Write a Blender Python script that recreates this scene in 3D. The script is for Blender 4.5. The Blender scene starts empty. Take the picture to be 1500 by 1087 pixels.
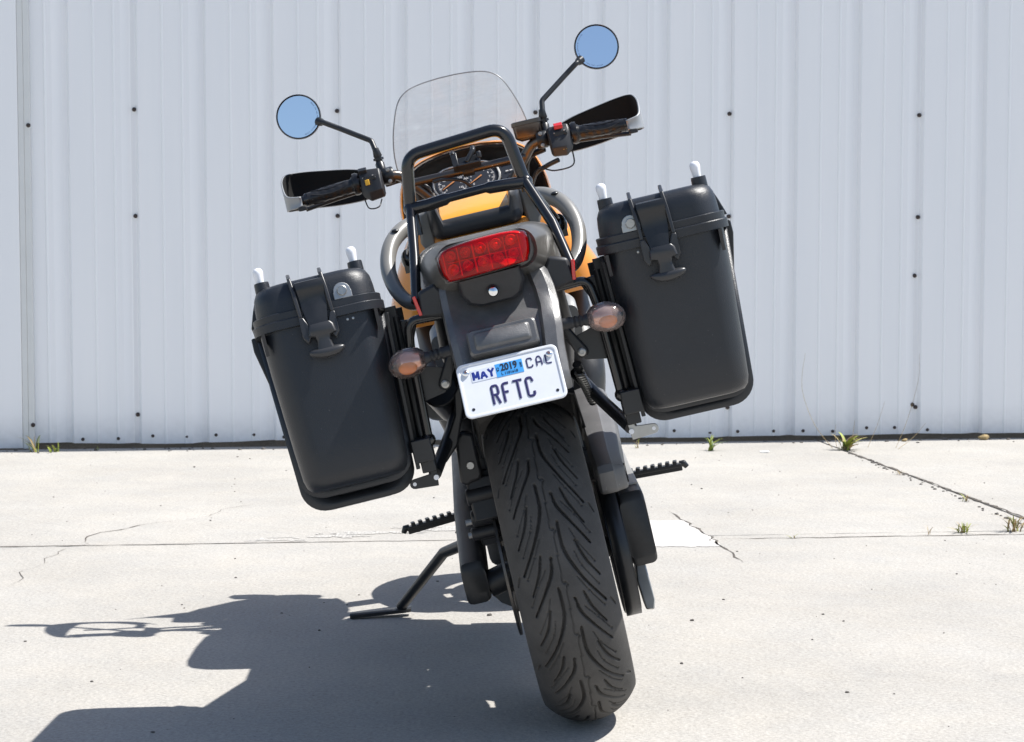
import bpy, bmesh, math, random
import numpy as np
from mathutils import Vector, Matrix, noise
random.seed(7)
S = bpy.context.scene
COL = S.collection
R = math.radians
LEAN = R(13.2)

# ------------------------------------------------------------------ camera, sky, sun, exposure
cam_d = bpy.data.cameras.new('camera')
cam = bpy.data.objects.new('camera', cam_d)
COL.objects.link(cam)
cam.location = (-.2085, -3.85, .924)
cam.rotation_euler = (R(90 - 3.74), 0, R(-.69))
cam_d.sensor_width = 36
cam_d.lens = 2900 / 1500 * 36
cam_d.clip_start = .05
cam_d.clip_end = 2000
cam_d.dof.use_dof = True
cam_d.dof.focus_distance = 3.6
cam_d.dof.aperture_fstop = 24
S.camera = cam

SUN = Vector((.525, .086, 1)).normalized()        # towards the sun
w = bpy.data.worlds.new('World')
S.world = w
w.use_nodes = True
nt = w.node_tree
sky = nt.nodes.new('ShaderNodeTexSky')
sky.sky_type = 'NISHITA'
sky.sun_disc = False
sky.sun_elevation = math.asin(SUN.z)
sky.sun_rotation = math.atan2(SUN.x, SUN.y)
bg = nt.nodes['Background']
bg.inputs[1].default_value = .09
nt.links.new(sky.outputs[0], bg.inputs[0])
sd = bpy.data.lights.new('sun', 'SUN')
sd.energy = 4.7
sd.angle = R(.5)
sd.color = (1, .972, .925)
so = bpy.data.objects.new('sun', sd)
so.rotation_euler = SUN.to_track_quat('Z', 'Y').to_euler()
so.location = (6, 1, 12)
COL.objects.link(so)
S.view_settings.view_transform = 'Standard'
S.view_settings.look = 'None'
S.view_settings.gamma = 1
S.view_settings.use_curve_mapping = False
S.view_settings.exposure = .73

# ------------------------------------------------------------------ materials
def srgb(r, g, b):
    f = lambda c: c / 255 / 12.92 if c / 255 < .04045 else ((c / 255 + .055) / 1.055) ** 2.4
    return (f(r), f(g), f(b))

def mat(name, col, rough=.5, metal=0, coat=0, bump=0, bscale=400, var=0, vscale=12, spec=.5, speck=0, speck_scale=500, speck_col=(.4, .38, .34)):
    m = bpy.data.materials.new(name)
    m.use_nodes = True
    n, l = m.node_tree.nodes, m.node_tree.links
    p = n['Principled BSDF']
    p.inputs['Base Color'].default_value = (*col, 1)
    p.inputs['Roughness'].default_value = rough
    p.inputs['Metallic'].default_value = metal
    p.inputs['Specular IOR Level'].default_value = spec
    p.inputs['Coat Weight'].default_value = coat
    p.inputs['Coat Roughness'].default_value = .06
    tc = n.new('ShaderNodeTexCoord')
    colsock = None
    if var:
        t = n.new('ShaderNodeTexNoise')
        t.inputs['Scale'].default_value = vscale
        t.inputs['Detail'].default_value = 6
        t.inputs['Roughness'].default_value = .65
        l.new(tc.outputs['Object'], t.inputs['Vector'])
        r = n.new('ShaderNodeValToRGB')
        r.color_ramp.elements[0].position = .3
        r.color_ramp.elements[1].position = .7
        r.color_ramp.elements[0].color = (*[c * (1 - var) for c in col], 1)
        r.color_ramp.elements[1].color = (*[min(1, c * (1 + var)) for c in col], 1)
        l.new(t.outputs[0], r.inputs[0])
        colsock = r.outputs[0]
        mr = n.new('ShaderNodeMapRange')
        mr.inputs['To Min'].default_value = max(.03, rough - .12 * min(1, var * 3))
        mr.inputs['To Max'].default_value = min(1, rough + .12 * min(1, var * 3))
        l.new(t.outputs[0], mr.inputs[0])
        l.new(mr.outputs[0], p.inputs['Roughness'])
    if speck:
        t = n.new('ShaderNodeTexNoise')
        t.inputs['Scale'].default_value = speck_scale
        t.inputs['Detail'].default_value = 3
        l.new(tc.outputs['Object'], t.inputs['Vector'])
        r = n.new('ShaderNodeValToRGB')
        r.color_ramp.elements[0].position = 1 - speck
        r.color_ramp.elements[1].position = min(1, 1 - speck + .06)
        l.new(t.outputs[0], r.inputs[0])
        mx = n.new('ShaderNodeMix')
        mx.data_type = 'RGBA'
        l.new(r.outputs[0], mx.inputs[0])
        mx.inputs[7].default_value = (*speck_col, 1)
        if colsock: l.new(colsock, mx.inputs[6])
        else: mx.inputs[6].default_value = (*col, 1)
        colsock = mx.outputs[2]
    if colsock: l.new(colsock, p.inputs['Base Color'])
    if bump:
        t = n.new('ShaderNodeTexNoise')
        t.inputs['Scale'].default_value = bscale
        t.inputs['Detail'].default_value = 4
        l.new(tc.outputs['Object'], t.inputs['Vector'])
        b = n.new('ShaderNodeBump')
        b.inputs['Strength'].default_value = bump
        b.inputs['Distance'].default_value = .002
        l.new(t.outputs[0], b.inputs['Height'])
        l.new(b.outputs[0], p.inputs['Normal'])
    return m

def clear(name, tint, rough=.02, fac=1.45, haze=0, haze_col=(1, 1, 1)):
    """thin clear sheet or lens: tinted pass-through with a fresnel gloss and a little milky haze"""
    m = bpy.data.materials.new(name)
    m.use_nodes = True
    n, l = m.node_tree.nodes, m.node_tree.links
    n.remove(n['Principled BSDF'])
    out = n['Material Output']
    tr = n.new('ShaderNodeBsdfTransparent')
    tr.inputs[0].default_value = (*tint, 1)
    gl = n.new('ShaderNodeBsdfGlossy')
    gl.inputs['Roughness'].default_value = rough
    gl.inputs[0].default_value = (1, 1, 1, 1)
    fr = n.new('ShaderNodeFresnel')
    fr.inputs[0].default_value = fac
    mx = n.new('ShaderNodeMixShader')
    src = tr
    if haze:
        df = n.new('ShaderNodeBsdfDiffuse')
        df.inputs[0].default_value = (*haze_col, 1)
        hz = n.new('ShaderNodeMixShader')
        tc = n.new('ShaderNodeTexCoord')
        t = n.new('ShaderNodeTexNoise')
        mp = n.new('ShaderNodeMapping')
        mp.inputs['Scale'].default_value = (6, 6, 22)
        mp.inputs['Rotation'].default_value = (0, .35, 0)
        t.inputs['Scale'].default_value = 1.6
        t.inputs['Detail'].default_value = 7
        t.inputs['Roughness'].default_value = .6
        l.new(tc.outputs['Object'], mp.inputs[0])
        l.new(mp.outputs[0], t.inputs['Vector'])
        mr = n.new('ShaderNodeMapRange')
        mr.inputs['From Min'].default_value = .35
        mr.inputs['From Max'].default_value = .75
        mr.inputs['To Min'].default_value = haze * .25
        mr.inputs['To Max'].default_value = haze * 2
        l.new(t.outputs[0], mr.inputs[0])
        l.new(mr.outputs[0], hz.inputs[0])
        l.new(tr.outputs[0], hz.inputs[1])
        l.new(df.outputs[0], hz.inputs[2])
        src = hz
    l.new(fr.outputs[0], mx.inputs[0])
    l.new(src.outputs[0], mx.inputs[1])
    l.new(gl.outputs[0], mx.inputs[2])
    l.new(mx.outputs[0], out.inputs[0])
    return m

M = {}
M['case'] = mat('pannier_plastic', (.0155, .018, .023), .37, bump=.3, bscale=600, var=.12, vscale=9, speck=.28, speck_scale=330, speck_col=(.10, .10, .10))
M['plastic'] = mat('black_plastic', (.019, .020, .023), .45, bump=.12, bscale=700, var=.2, vscale=25)
M['dusty'] = mat('dusty_plastic', (.088, .088, .090), .40, spec=1, bump=.2, bscale=500, var=.3, vscale=18, speck=.3, speck_scale=170, speck_col=(.2, .2, .19))
M['guardgrey'] = mat('sun_faded_guard_plastic', (.085, .085, .087), .5, spec=1, bump=.2, bscale=500, var=.2, vscale=14, speck=.3, speck_scale=200, speck_col=(.3, .3, .29))
M['latch'] = mat('latch_rail_metal', (.030, .031, .034), .34, bump=.05)
M['gloss'] = mat('black_gloss_tube', (.008, .008, .009), .22, coat=.4, var=.1)
M['satin'] = mat('black_satin_metal', (.014, .0155, .018), .36, var=.2, vscale=30, bump=.04)
M['frame'] = mat('dark_frame_metal', (.025, .026, .028), .42, metal=.1, var=.35, vscale=20, bump=.06)
M['rubber'] = mat('tyre_rubber', (.064, .061, .058), .74, bump=.35, bscale=600, var=.3, vscale=14, speck=.335, speck_scale=420, speck_col=(.12, .11, .1), spec=.4)
M['grip'] = mat('grip_rubber', (.012, .012, .013), .3, bump=.05)
M['greyplastic'] = mat('grey_tail_plastic', (.088, .084, .077), .33, metal=0, coat=.25, var=.06, vscale=8)
M['railgrey'] = mat('grey_cast_rail', (.20, .195, .182), .36, coat=.2, var=.06, vscale=8)
M['silver'] = mat('silver_guard_paint', (.3, .31, .32), .4, metal=.35, var=.05)
M['guardblack'] = mat('guard_black_plastic', (.012, .012, .012), .8, bump=.1, spec=.2)
M['orange'] = mat('orange_paint', (.72, .26, .028), .3, coat=.6, var=.03)
M['yellow'] = mat('yellow_paint', (.74, .33, .018), .38, coat=.4, var=.03)
M['alu'] = mat('raw_aluminium', (.42, .42, .41), .38, metal=.8, var=.12, vscale=25)
M['shroud_sunlit_top'] = mat('grey_shroud_and_sunlit_top', (.36, .36, .35), .42, metal=.35, var=.1, vscale=20)  # engine shroud, and the sunlit look on top of the right swingarm beam
M['chrome'] = mat('bright_chrome', (.85, .86, .88), .1, metal=1)
M['studcap'] = mat('satin_stud_cap', (.80, .81, .84), .25)
M['mirror'] = mat('mirror_glass', (.80, .86, .95), .0, metal=1)
M['bronze'] = mat('dark_bronze_bar', (.11, .095, .085), .28, metal=.9, var=.1)
M['plate'] = mat('plate_white', (.72, .74, .78), .35, metal=0, coat=.2, var=.03, vscale=30)
M['navy'] = mat('plate_navy_ink', (.03, .028, .11), .4)
M['mayblue'] = mat('month_blue_ink', (.012, .03, .22), .4)
M['sticker'] = mat('year_sticker_blue', (.06, .33, .74), .4)
M['ink'] = mat('sticker_black_ink', (.012, .015, .025), .5)
M['stickerwhite'] = mat('sticker_white', (.62, .66, .74), .4)
M['button_y'] = mat('yellow_button', (.75, .42, .03), .4)
M['button_r'] = mat('red_button', (.5, .02, .03), .4)
M['print'] = mat('white_print', (.7, .7, .7), .5)
M['dial'] = mat('dial_face', (.03, .034, .042), .3)
M['needle'] = mat('orange_needle', (.55, .24, .09), .4)
M['rust'] = mat('rusty_brown_metal', (.16, .075, .05), .6, metal=.4, var=.4, vscale=60)
M['disc'] = mat('brake_disc_steel', (.16, .15, .14), .4, metal=.8, var=.3, vscale=20)
M['engine'] = mat('engine_grey', (.06, .06, .06), .45, metal=.5, var=.3, vscale=12)
M['lens_red'] = clear('red_lens', (.95, .06, .05), .04, 1.42)
M['led_red'] = mat('red_reflector', (.74, .02, .018), .25, coat=.6)
M['led_dark'] = mat('red_reflector_web', (.58, .011, .012), .35, coat=.5)
M['led_bright'] = mat('red_prism_line', (.9, .05, .03), .2, coat=1)
M['lens_smoke'] = clear('smoked_lens', (.86, .74, .70), .06, 1.5, haze=.18, haze_col=(.80, .64, .60))
M['amber'] = mat('amber_bulb', (.88, .33, .05), .25, coat=.8)
M['housing'] = mat('lamp_reflector', (.85, .62, .50), .18, metal=.7)
M['shield'] = clear('windshield_plastic', (.965, .97, .97), .015, 1.3, haze=.10, haze_col=(.95, .93, .91))
M['gaugeglass'] = clear('gauge_glass', (.9, .9, .9), .02, 1.4)
M['reflector'] = mat('red_side_reflector', (.6, .02, .02), .15, coat=1)

def concrete(name, col):
    m = bpy.data.materials.new(name)
    m.use_nodes = True
    n, l = m.node_tree.nodes, m.node_tree.links
    p = n['Principled BSDF']
    p.inputs['Roughness'].default_value = .85
    p.inputs['Specular IOR Level'].default_value = .25
    g = n.new('ShaderNodeNewGeometry')
    def nz(s, d=5, r=.6):
        t = n.new('ShaderNodeTexNoise')
        t.inputs['Scale'].default_value = s
        t.inputs['Detail'].default_value = d
        t.inputs['Roughness'].default_value = r
        l.new(g.outputs['Position'], t.inputs['Vector'])
        return t.outputs[0]
    def ramp(x, a, b, c0, c1):
        r = n.new('ShaderNodeValToRGB')
        r.color_ramp.elements[0].position, r.color_ramp.elements[1].position = a, b
        r.color_ramp.elements[0].color = (*c0, 1)
        r.color_ramp.elements[1].color = (*c1, 1)
        l.new(x, r.inputs[0])
        return r.outputs[0]
    def mul(a, b):
        x = n.new('ShaderNodeMix')
        x.data_type = 'RGBA'
        x.blend_type = 'MULTIPLY'
        x.inputs[0].default_value = 1
        l.new(a, x.inputs[6])
        l.new(b, x.inputs[7])
        return x.outputs[2]
    big = ramp(nz(1.3, 6, .65), .3, .72, [c * .86 for c in col], [min(1, c * 1.08) for c in col])
    warm = ramp(nz(4.5, 6, .7), .3, .7, (.94, .935, .93), (1.02, .99, .95))
    grain = ramp(nz(115, 5, .8), .30, .66, (.62, .61, .60), (1.06, 1.055, 1.05))
    spot = ramp(nz(75, 2, .5), .22, .3, (.55, .54, .53), (1, 1, 1))
    stain = ramp(nz(.55, 7, .7), .25, .42, (.86, .855, .85), (1, 1, 1))
    l.new(mul(mul(mul(mul(big, warm), grain), spot), stain), p.inputs['Base Color'])
    b = n.new('ShaderNodeBump')
    b.inputs['Strength'].default_value = .55
    b.inputs['Distance'].default_value = .003
    l.new(nz(150, 4, .7), b.inputs['Height'])
    b2 = n.new('ShaderNodeBump')
    b2.inputs['Strength'].default_value = .4
    b2.inputs['Distance'].default_value = .012
    l.new(nz(22, 4, .6), b2.inputs['Height'])
    l.new(b.outputs[0], b2.inputs['Normal'])
    l.new(b2.outputs[0], p.inputs['Normal'])
    return m
M['concrete'] = concrete('sun_bleached_concrete', (.440, .431, .411))
M['foundation'] = concrete('dark_footing_concrete', (.12, .12, .12))
M['crack'] = mat('crack_dirt', (.10, .088, .075), .95, var=.4, vscale=30)
M['joint'] = mat('joint_dirt', (.07, .06, .05), .95, var=.4, vscale=40)
M['paint'] = concrete('white_ground_paint', (.61, .605, .595))
M['scrap'] = mat('white_paper', (.75, .75, .74), .7)
M['wornpaint'] = concrete('worn_white_paint', (.55, .545, .53))
M['screw'] = mat('weathered_screw', (.07, .055, .05), .55, metal=.5, var=.3, vscale=200)
M['pebble'] = mat('grey_pebble', (.12, .11, .10), .9, var=.5, vscale=40)
M['grass'] = mat('yellow_green_grass', (.25, .29, .04), .6, var=.35, vscale=40)
M['grassdry'] = mat('dry_grass', (.34, .25, .12), .8, var=.3, vscale=60)
M['grassdark'] = mat('dark_green_leaf', (.10, .17, .03), .55, var=.3, vscale=40)

def sheetmetal():
    m = mat('white_sheet_metal', (.80, .81, .83), .42, bump=.03, bscale=20, spec=.5)
    n, l = m.node_tree.nodes, m.node_tree.links
    p = n['Principled BSDF']
    tc = n.new('ShaderNodeTexCoord')
    mp = n.new('ShaderNodeMapping')
    mp.inputs['Scale'].default_value = (5, 3, .4)
    t = n.new('ShaderNodeTexNoise')
    t.inputs['Scale'].default_value = 1.5
    t.inputs['Detail'].default_value = 7
    l.new(tc.outputs['Object'], mp.inputs[0])
    l.new(mp.outputs[0], t.inputs['Vector'])
    r = n.new('ShaderNodeValToRGB')
    r.color_ramp.elements[0].position, r.color_ramp.elements[1].position = .3, .68
    r.color_ramp.elements[0].color = (.87, .88, .895, 1)
    r.color_ramp.elements[1].color = (.905, .91, .92, 1)
    l.new(t.outputs[0], r.inputs[0])
    # dirt splashed near the bottom edge and scattered dark marks
    sep = n.new('ShaderNodeSeparateXYZ')
    l.new(tc.outputs['Object'], sep.inputs[0])
    t2 = n.new('ShaderNodeTexNoise')
    t2.inputs['Scale'].default_value = 34
    t2.inputs['Detail'].default_value = 5
    l.new(tc.outputs['Object'], t2.inputs['Vector'])
    mr = n.new('ShaderNodeMapRange')
    mr.inputs['From Min'].default_value = .02
    mr.inputs['From Max'].default_value = .16
    mr.inputs['To Min'].default_value = .36
    mr.inputs['To Max'].default_value = 0
    l.new(sep.outputs['Z'], mr.inputs[0])
    mu = n.new('ShaderNodeMath')
    mu.operation = 'MULTIPLY'
    l.new(mr.outputs[0], mu.inputs[0])
    l.new(t2.outputs[0], mu.inputs[1])
    mx = n.new('ShaderNodeMix')
    mx.data_type = 'RGBA'
    l.new(mu.outputs[0], mx.inputs[0])
    l.new(r.outputs[0], mx.inputs[6])
    mx.inputs[7].default_value = (.30, .29, .28, 1)
    l.new(mx.outputs[2], p.inputs['Base Color'])
    return m
M['sheet'] = sheetmetal()
M['sheet2'] = mat('cream_trim_metal', (.70, .71, .70), .45, var=.03)

# ------------------------------------------------------------------ mesh helpers
def obj(name, bm, m, parent=None, smooth=38, bevel=0, seg=2, solid=0):
    me = bpy.data.meshes.new(name)
    if not isinstance(bm, bpy.types.Mesh):
        bmesh.ops.recalc_face_normals(bm, faces=bm.faces) if not solid else None
        bm.to_mesh(me)
        bm.free()
    else:
        me = bm
    for mm in (m if isinstance(m, (list, tuple)) else [m]):
        me.materials.append(M[mm])
    if smooth:
        me.polygons.foreach_set('use_smooth', [True] * len(me.polygons))
        me.set_sharp_from_angle(angle=R(smooth))
    o = bpy.data.objects.new(name, me)
    COL.objects.link(o)
    o.parent = parent
    if solid:
        s = o.modifiers.new('thickness', 'SOLIDIFY')
        s.thickness = solid
        s.offset = 0
    if bevel:
        b = o.modifiers.new('edge', 'BEVEL')
        b.width = bevel
        b.segments = seg
        b.limit_method = 'ANGLE'
        b.angle_limit = R(35)
    return o

def empty(name, loc=(0, 0, 0), rot=(0, 0, 0)):
    o = bpy.data.objects.new(name, None)
    o.empty_display_size = .1
    o.location = loc
    o.rotation_euler = rot
    COL.objects.link(o)
    return o

def tag(o, label=None, cat=None, group=None, kind=None):
    if label: o['label'] = label
    if cat: o['category'] = cat
    if group: o['group'] = group
    if kind: o['kind'] = kind
    return o

def new(): return bmesh.new()

def box(bm, c, s, rot=None, taper=None, mi=0):
    v = []
    for z in (-.5, .5):
        for x, y in ((-.5, -.5), (.5, -.5), (.5, .5), (-.5, .5)):
            k = taper if (taper and z > 0) else 1
            q = Vector((x * s[0] * k, y * s[1] * k, z * s[2]))
            if rot is not None: q = rot @ q
            v.append(bm.verts.new(q + Vector(c)))
    for f in ((3, 2, 1, 0), (4, 5, 6, 7), (0, 1, 5, 4), (1, 2, 6, 5), (2, 3, 7, 6), (3, 0, 4, 7)):
        bm.faces.new([v[i] for i in f]).material_index = mi

def rot(x=0, y=0, z=0):
    return Matrix.Rotation(R(z), 3, 'Z') @ Matrix.Rotation(R(y), 3, 'Y') @ Matrix.Rotation(R(x), 3, 'X')

def loft(bm, loops, cap=(True, True), mi=0):
    vs = [[bm.verts.new(p) for p in lp] for lp in loops]
    n = len(vs[0])
    for a, b in zip(vs, vs[1:]):
        for i in range(n):
            j = (i + 1) % n
            bm.faces.new((a[i], a[j], b[j], b[i])).material_index = mi
    if cap[0]: bm.faces.new(list(reversed(vs[0]))).material_index = mi
    if cap[1]: bm.faces.new(vs[-1]).material_index = mi

def rrect(hx, hy, r, n=5):
    r = min(r, hx * .999, hy * .999)
    out = []
    for cx, cy, a0 in ((hx - r, hy - r, 0), (-hx + r, hy - r, 90), (-hx + r, -hy + r, 180), (hx - r, -hy + r, 270)):
        for k in range(n + 1):
            a = R(a0 + 90 * k / n)
            out.append((cx + r * math.cos(a), cy + r * math.sin(a)))
    return out

def fillet(pts, r, n=6):
    pts = [Vector(p) for p in pts]
    out = [pts[0]]
    for a, b, c in zip(pts, pts[1:], pts[2:]):
        u, v = (a - b), (c - b)
        lu, lv = u.length, v.length
        if lu < 1e-6 or lv < 1e-6: continue
        u /= lu
        v /= lv
        ang = u.angle(v)
        if ang > math.pi - .02:
            out.append(b)
            continue
        d = min(r / math.tan(ang / 2), lu * .48, lv * .48)
        p, q = b + u * d, b + v * d
        for k in range(n + 1):
            t = k / n
            out.append(p * (1 - t) ** 2 + b * 2 * t * (1 - t) + q * t * t)
    out.append(pts[-1])
    return out

def smoothpath(pts, k=6):
    pts = [Vector(p) for p in pts]
    P = [pts[0] * 2 - pts[1]] + pts + [pts[-1] * 2 - pts[-2]]
    out = []
    for i in range(1, len(P) - 2):
        a, b, c, d = P[i - 1:i + 3]
        for j in range(k):
            t = j / k
            out.append(.5 * (2 * b + (c - a) * t + (2 * a - 5 * b + 4 * c - d) * t * t + (3 * b - a - 3 * c + d) * t ** 3))
    out.append(pts[-1])
    return out

def tube(bm, pts, r, seg=10, cap=True, flat=None, mi=0):
    """r: number or list per point; flat=(axis vector, factor) squeezes the section along an axis"""
    pts = [Vector(p) for p in pts]
    n = len(pts)
    rs = r if isinstance(r, (list, tuple)) else [r] * n
    t0 = (pts[1] - pts[0]).normalized()
    ref = Vector((0, 0, 1)) if abs(t0.z) < .9 else Vector((0, 1, 0))
    nx = t0.cross(ref).normalized()
    loops = []
    for i, p in enumerate(pts):
        t = (pts[min(i + 1, n - 1)] - pts[max(i - 1, 0)]).normalized()
        nx = (nx - t * nx.dot(t)).normalized()
        ny = t.cross(nx)
        lp = []
        for k in range(seg):
            a = 2 * math.pi * k / seg
            o = (nx * math.cos(a) + ny * math.sin(a)) * rs[i]
            if flat:
                ax = Vector(flat[0])
                o -= ax * o.dot(ax) * (1 - flat[1])
            lp.append(p + o)
        loops.append(lp)
    loft(bm, loops, (cap, cap), mi)

def cyl(bm, a, b, r, r2=None, seg=16, mi=0):
    tube(bm, [a, b], [r, r if r2 is None else r2], seg, mi=mi)

def lathe(bm, prof, origin, axis='x', seg=48, mi=0, ang0=0, ang1=360):
    """prof: (radius, along axis)"""
    full = abs(ang1 - ang0) >= 359.9
    n = seg if full else seg + 1
    loops = []
    for k in range(n):
        a = R(ang0 + (ang1 - ang0) * k / seg)
        lp = []
        for r_, h in prof:
            c, s_ = r_ * math.cos(a), r_ * math.sin(a)
            p = {'x': (h, c, s_), 'y': (c, h, s_), 'z': (c, s_, h)}[axis]
            lp.append(Vector(p) + Vector(origin))
        loops.append([bm.verts.new(q) for q in lp])
    m_ = len(prof)
    for k in range(n if full else n - 1):
        a, b = loops[k], loops[(k + 1) % n]
        for i in range(m_ - 1):
            try: bm.faces.new((a[i], a[i + 1], b[i + 1], b[i])).material_index = mi
            except ValueError: pass

def ball(bm, c, r, u=16, v=10, mi=0):
    r = r if isinstance(r, (list, tuple)) else (r, r, r)
    loops = []
    for j in range(1, v):
        th = math.pi * j / v
        loops.append([Vector(c) + Vector((r[0] * math.sin(th) * math.cos(2 * math.pi * i / u), r[1] * math.sin(th) * math.sin(2 * math.pi * i / u), -r[2] * math.cos(th))) for i in range(u)])
    vs = [[bm.verts.new(p) for p in lp] for lp in loops]
    for a, b in zip(vs, vs[1:]):
        for i in range(u):
            j = (i + 1) % u
            bm.faces.new((a[i], a[j], b[j], b[i])).material_index = mi
    lo, hi = bm.verts.new(Vector(c) - Vector((0, 0, r[2]))), bm.verts.new(Vector(c) + Vector((0, 0, r[2])))
    for i in range(u):
        j = (i + 1) % u
        bm.faces.new((lo, vs[0][j], vs[0][i])).material_index = mi
        bm.faces.new((hi, vs[-1][i], vs[-1][j])).material_index = mi

def prism(bm, pts, d, mi=0):
    """flat polygon (3-D points) pushed along d, centred on the polygon"""
    d = Vector(d)
    a = [bm.verts.new(Vector(p) - d / 2) for p in pts]
    b = [bm.verts.new(Vector(p) + d / 2) for p in pts]
    n = len(pts)
    for i in range(n):
        j = (i + 1) % n
        bm.faces.new((a[i], a[j], b[j], b[i])).material_index = mi
    bm.faces.new(list(reversed(a))).material_index = mi
    bm.faces.new(b).material_index = mi

def grid(bm, rows, mi=0):
    vs = [[bm.verts.new(p) for p in r] for r in rows]
    for a, b in zip(vs, vs[1:]):
        for i in range(len(a) - 1):
            bm.faces.new((a[i], a[i + 1], b[i + 1], b[i])).material_index = mi

def text_mesh(s, size, ext=.0003, off=0, align='CENTER'):
    c = bpy.data.curves.new('lettering', 'FONT')
    c.body = s
    c.size = size
    c.extrude = ext
    c.offset = off
    c.align_x = align
    c.align_y = 'CENTER'
    c.resolution_u = 3
    o = bpy.data.objects.new('lettering_source', c)
    COL.objects.link(o)
    bpy.context.view_layer.update()
    me = bpy.data.meshes.new_from_object(o.evaluated_get(bpy.context.evaluated_depsgraph_get()))
    bpy.data.objects.remove(o)
    bpy.data.curves.remove(c)
    return me

def place_text(name, s, size, m, parent, mw, sx=1, off=0, ext=.0003):
    me = text_mesh(s, size, ext, off)
    me.transform(mw @ Matrix.Diagonal((sx, 1, 1, 1)))
    me.name = name
    return obj(name, me, m, parent, smooth=0)

# ------------------------------------------------------------------ ground: sheet, slabs, cracks, paint
g = new()
grid(g, [[(x, y, -.03) for x in (-400, -12, 0, 12, 400)] for y in (-400, -12, 0, 12, 400)])
ground = obj('ground', g, 'concrete', smooth=0)
tag(ground, kind='structure')

def P2(u, v):          # wall frame to world: u along the wall, v metres in front of it
    c, s = math.cos(R(5.7)), math.sin(R(5.7))
    return Vector((-.19 + c * u + s * v, 5.181 + s * u - c * v, 0))

def slab(u0, u1, v0, v1, jit=.004, seed=0, u0b=None, u1b=None):
    u0b = u0 if u0b is None else u0b
    u1b = u1 if u1b is None else u1b
    rnd = random.Random(seed)
    pts = []
    def edge(a, b):
        n = max(2, int((Vector(b) - Vector(a)).length / .05))
        for k in range(n):
            t = k / n
            q = P2(a[0] + (b[0] - a[0]) * t, a[1] + (b[1] - a[1]) * t)
            pts.append(Vector((q.x + rnd.gauss(0, jit * .35), q.y + rnd.gauss(0, jit * .35), -.02)))
    edge((u0, v0), (u1, v0)); edge((u1, v0), (u1b, v1)); edge((u1b, v1), (u0b, v1)); edge((u0b, v1), (u0, v0))
    b = new()
    a = [b.verts.new((p.x, p.y, -.028)) for p in pts]
    t = [b.verts.new((p.x, p.y, 0)) for p in pts]
    n = len(pts)
    for i in range(n):
        j = (i + 1) % n
        b.faces.new((a[i], a[j], t[j], t[i]))
    b.faces.new(t)
    return obj('concrete_slab', b, 'concrete', ground, smooth=0)
# joints seen in the photo: one parallel to the wall about 2.9 m in front of it, one square to it on the right
sl = []
sl.append(slab(-4.6, 1.505, 2.905, .02, .006, 1, u1b=1.512))
sl.append(slab(1.519, 5.6, 2.905, .02, .008, 2, u0b=1.526))
sl.append(slab(-4.6, 3.4, 6.9, 2.909, .004, 3))
sl.append(slab(3.406, 8.5, 6.9, 2.909, .004, 4))
sl.append(slab(-9.5, -4.607, 6.9, .02, .004, 5))
sl.append(slab(-9.5, 8.5, 12.5, 6.906, .004, 6))

def ribbon(name, pts, wd, m, z=.0015, jit=.012, seed=1, parent=None):
    rnd = random.Random(seed)
    P = []
    for a, b in zip(pts, pts[1:]):
        a, b = Vector((*a, 0)), Vector((*b, 0))
        n = max(2, int((b - a).length / .035))
        for k in range(n): P.append(a + (b - a) * k / n)
    P.append(Vector((*pts[-1], 0)))
    Q = []
    for i, p in enumerate(P):
        t = (P[min(i + 1, len(P) - 1)] - P[max(i - 1, 0)]).normalized()
        nrm = Vector((-t.y, t.x, 0))
        c = p + nrm * rnd.gauss(0, jit)
        f = min(1, min(i, len(P) - 1 - i) / 4 + .15)
        w_ = wd * f * rnd.uniform(.25, 1.5) / 2
        Q.append([(c.x - nrm.x * w_, c.y - nrm.y * w_, z), (c.x + nrm.x * w_, c.y + nrm.y * w_, z)])
    b = new()
    grid(b, Q)
    return obj(name, b, m, parent or ground, smooth=0)
ribbon('crack', [(-1.42, 2.17), (-1.462, 2.25), (-1.465, 2.33), (-1.44, 2.42), (-1.36, 2.50), (-1.345, 2.58), (-1.27, 2.66), (-1.23, 2.68)], .0045, 'crack', seed=1, jit=.006)
ribbon('crack', [(-1.46, 2.13), (-1.49, 2.06), (-1.475, 1.98), (-1.50, 1.90), (-1.49, 1.80)], .0028, 'crack', seed=2, jit=.006)
ribbon('crack', [(-1.49, 1.78), (-1.52, 1.66), (-1.49, 1.56), (-1.49, 1.42)], .002, 'crack', seed=3, jit=.005)
ribbon('crack', [(.41, 2.88), (.455, 2.55), (.49, 2.26), (.50, 2.10), (.518, 1.9), (.53, 1.8)], .007, 'crack', seed=4, jit=.006)
ribbon('crack', [(-1.22, 2.69), (-1.14, 2.82), (-1.13, 2.95), (-1.0, 3.15)], .0018, 'crack', seed=5, jit=.006)
ribbon('joint_dirt', [(-3.0, 1.98), (-1.6, 2.135), (-.95, 2.19), (-.3, 2.24)], .009, 'crack', seed=6, jit=.002, z=.001)
ribbon('joint_dirt', [(.52, 2.255), (.9, 2.29), (1.5, 2.345), (2.4, 2.43)], .012, 'crack', seed=7, jit=.004, z=.001)
ribbon('joint_dirt', [tuple(P2(1.519 + .001 * k, .3 + .29 * k)[:2]) for k in range(10)], .013, 'joint', seed=8, jit=.003, z=.001)

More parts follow.
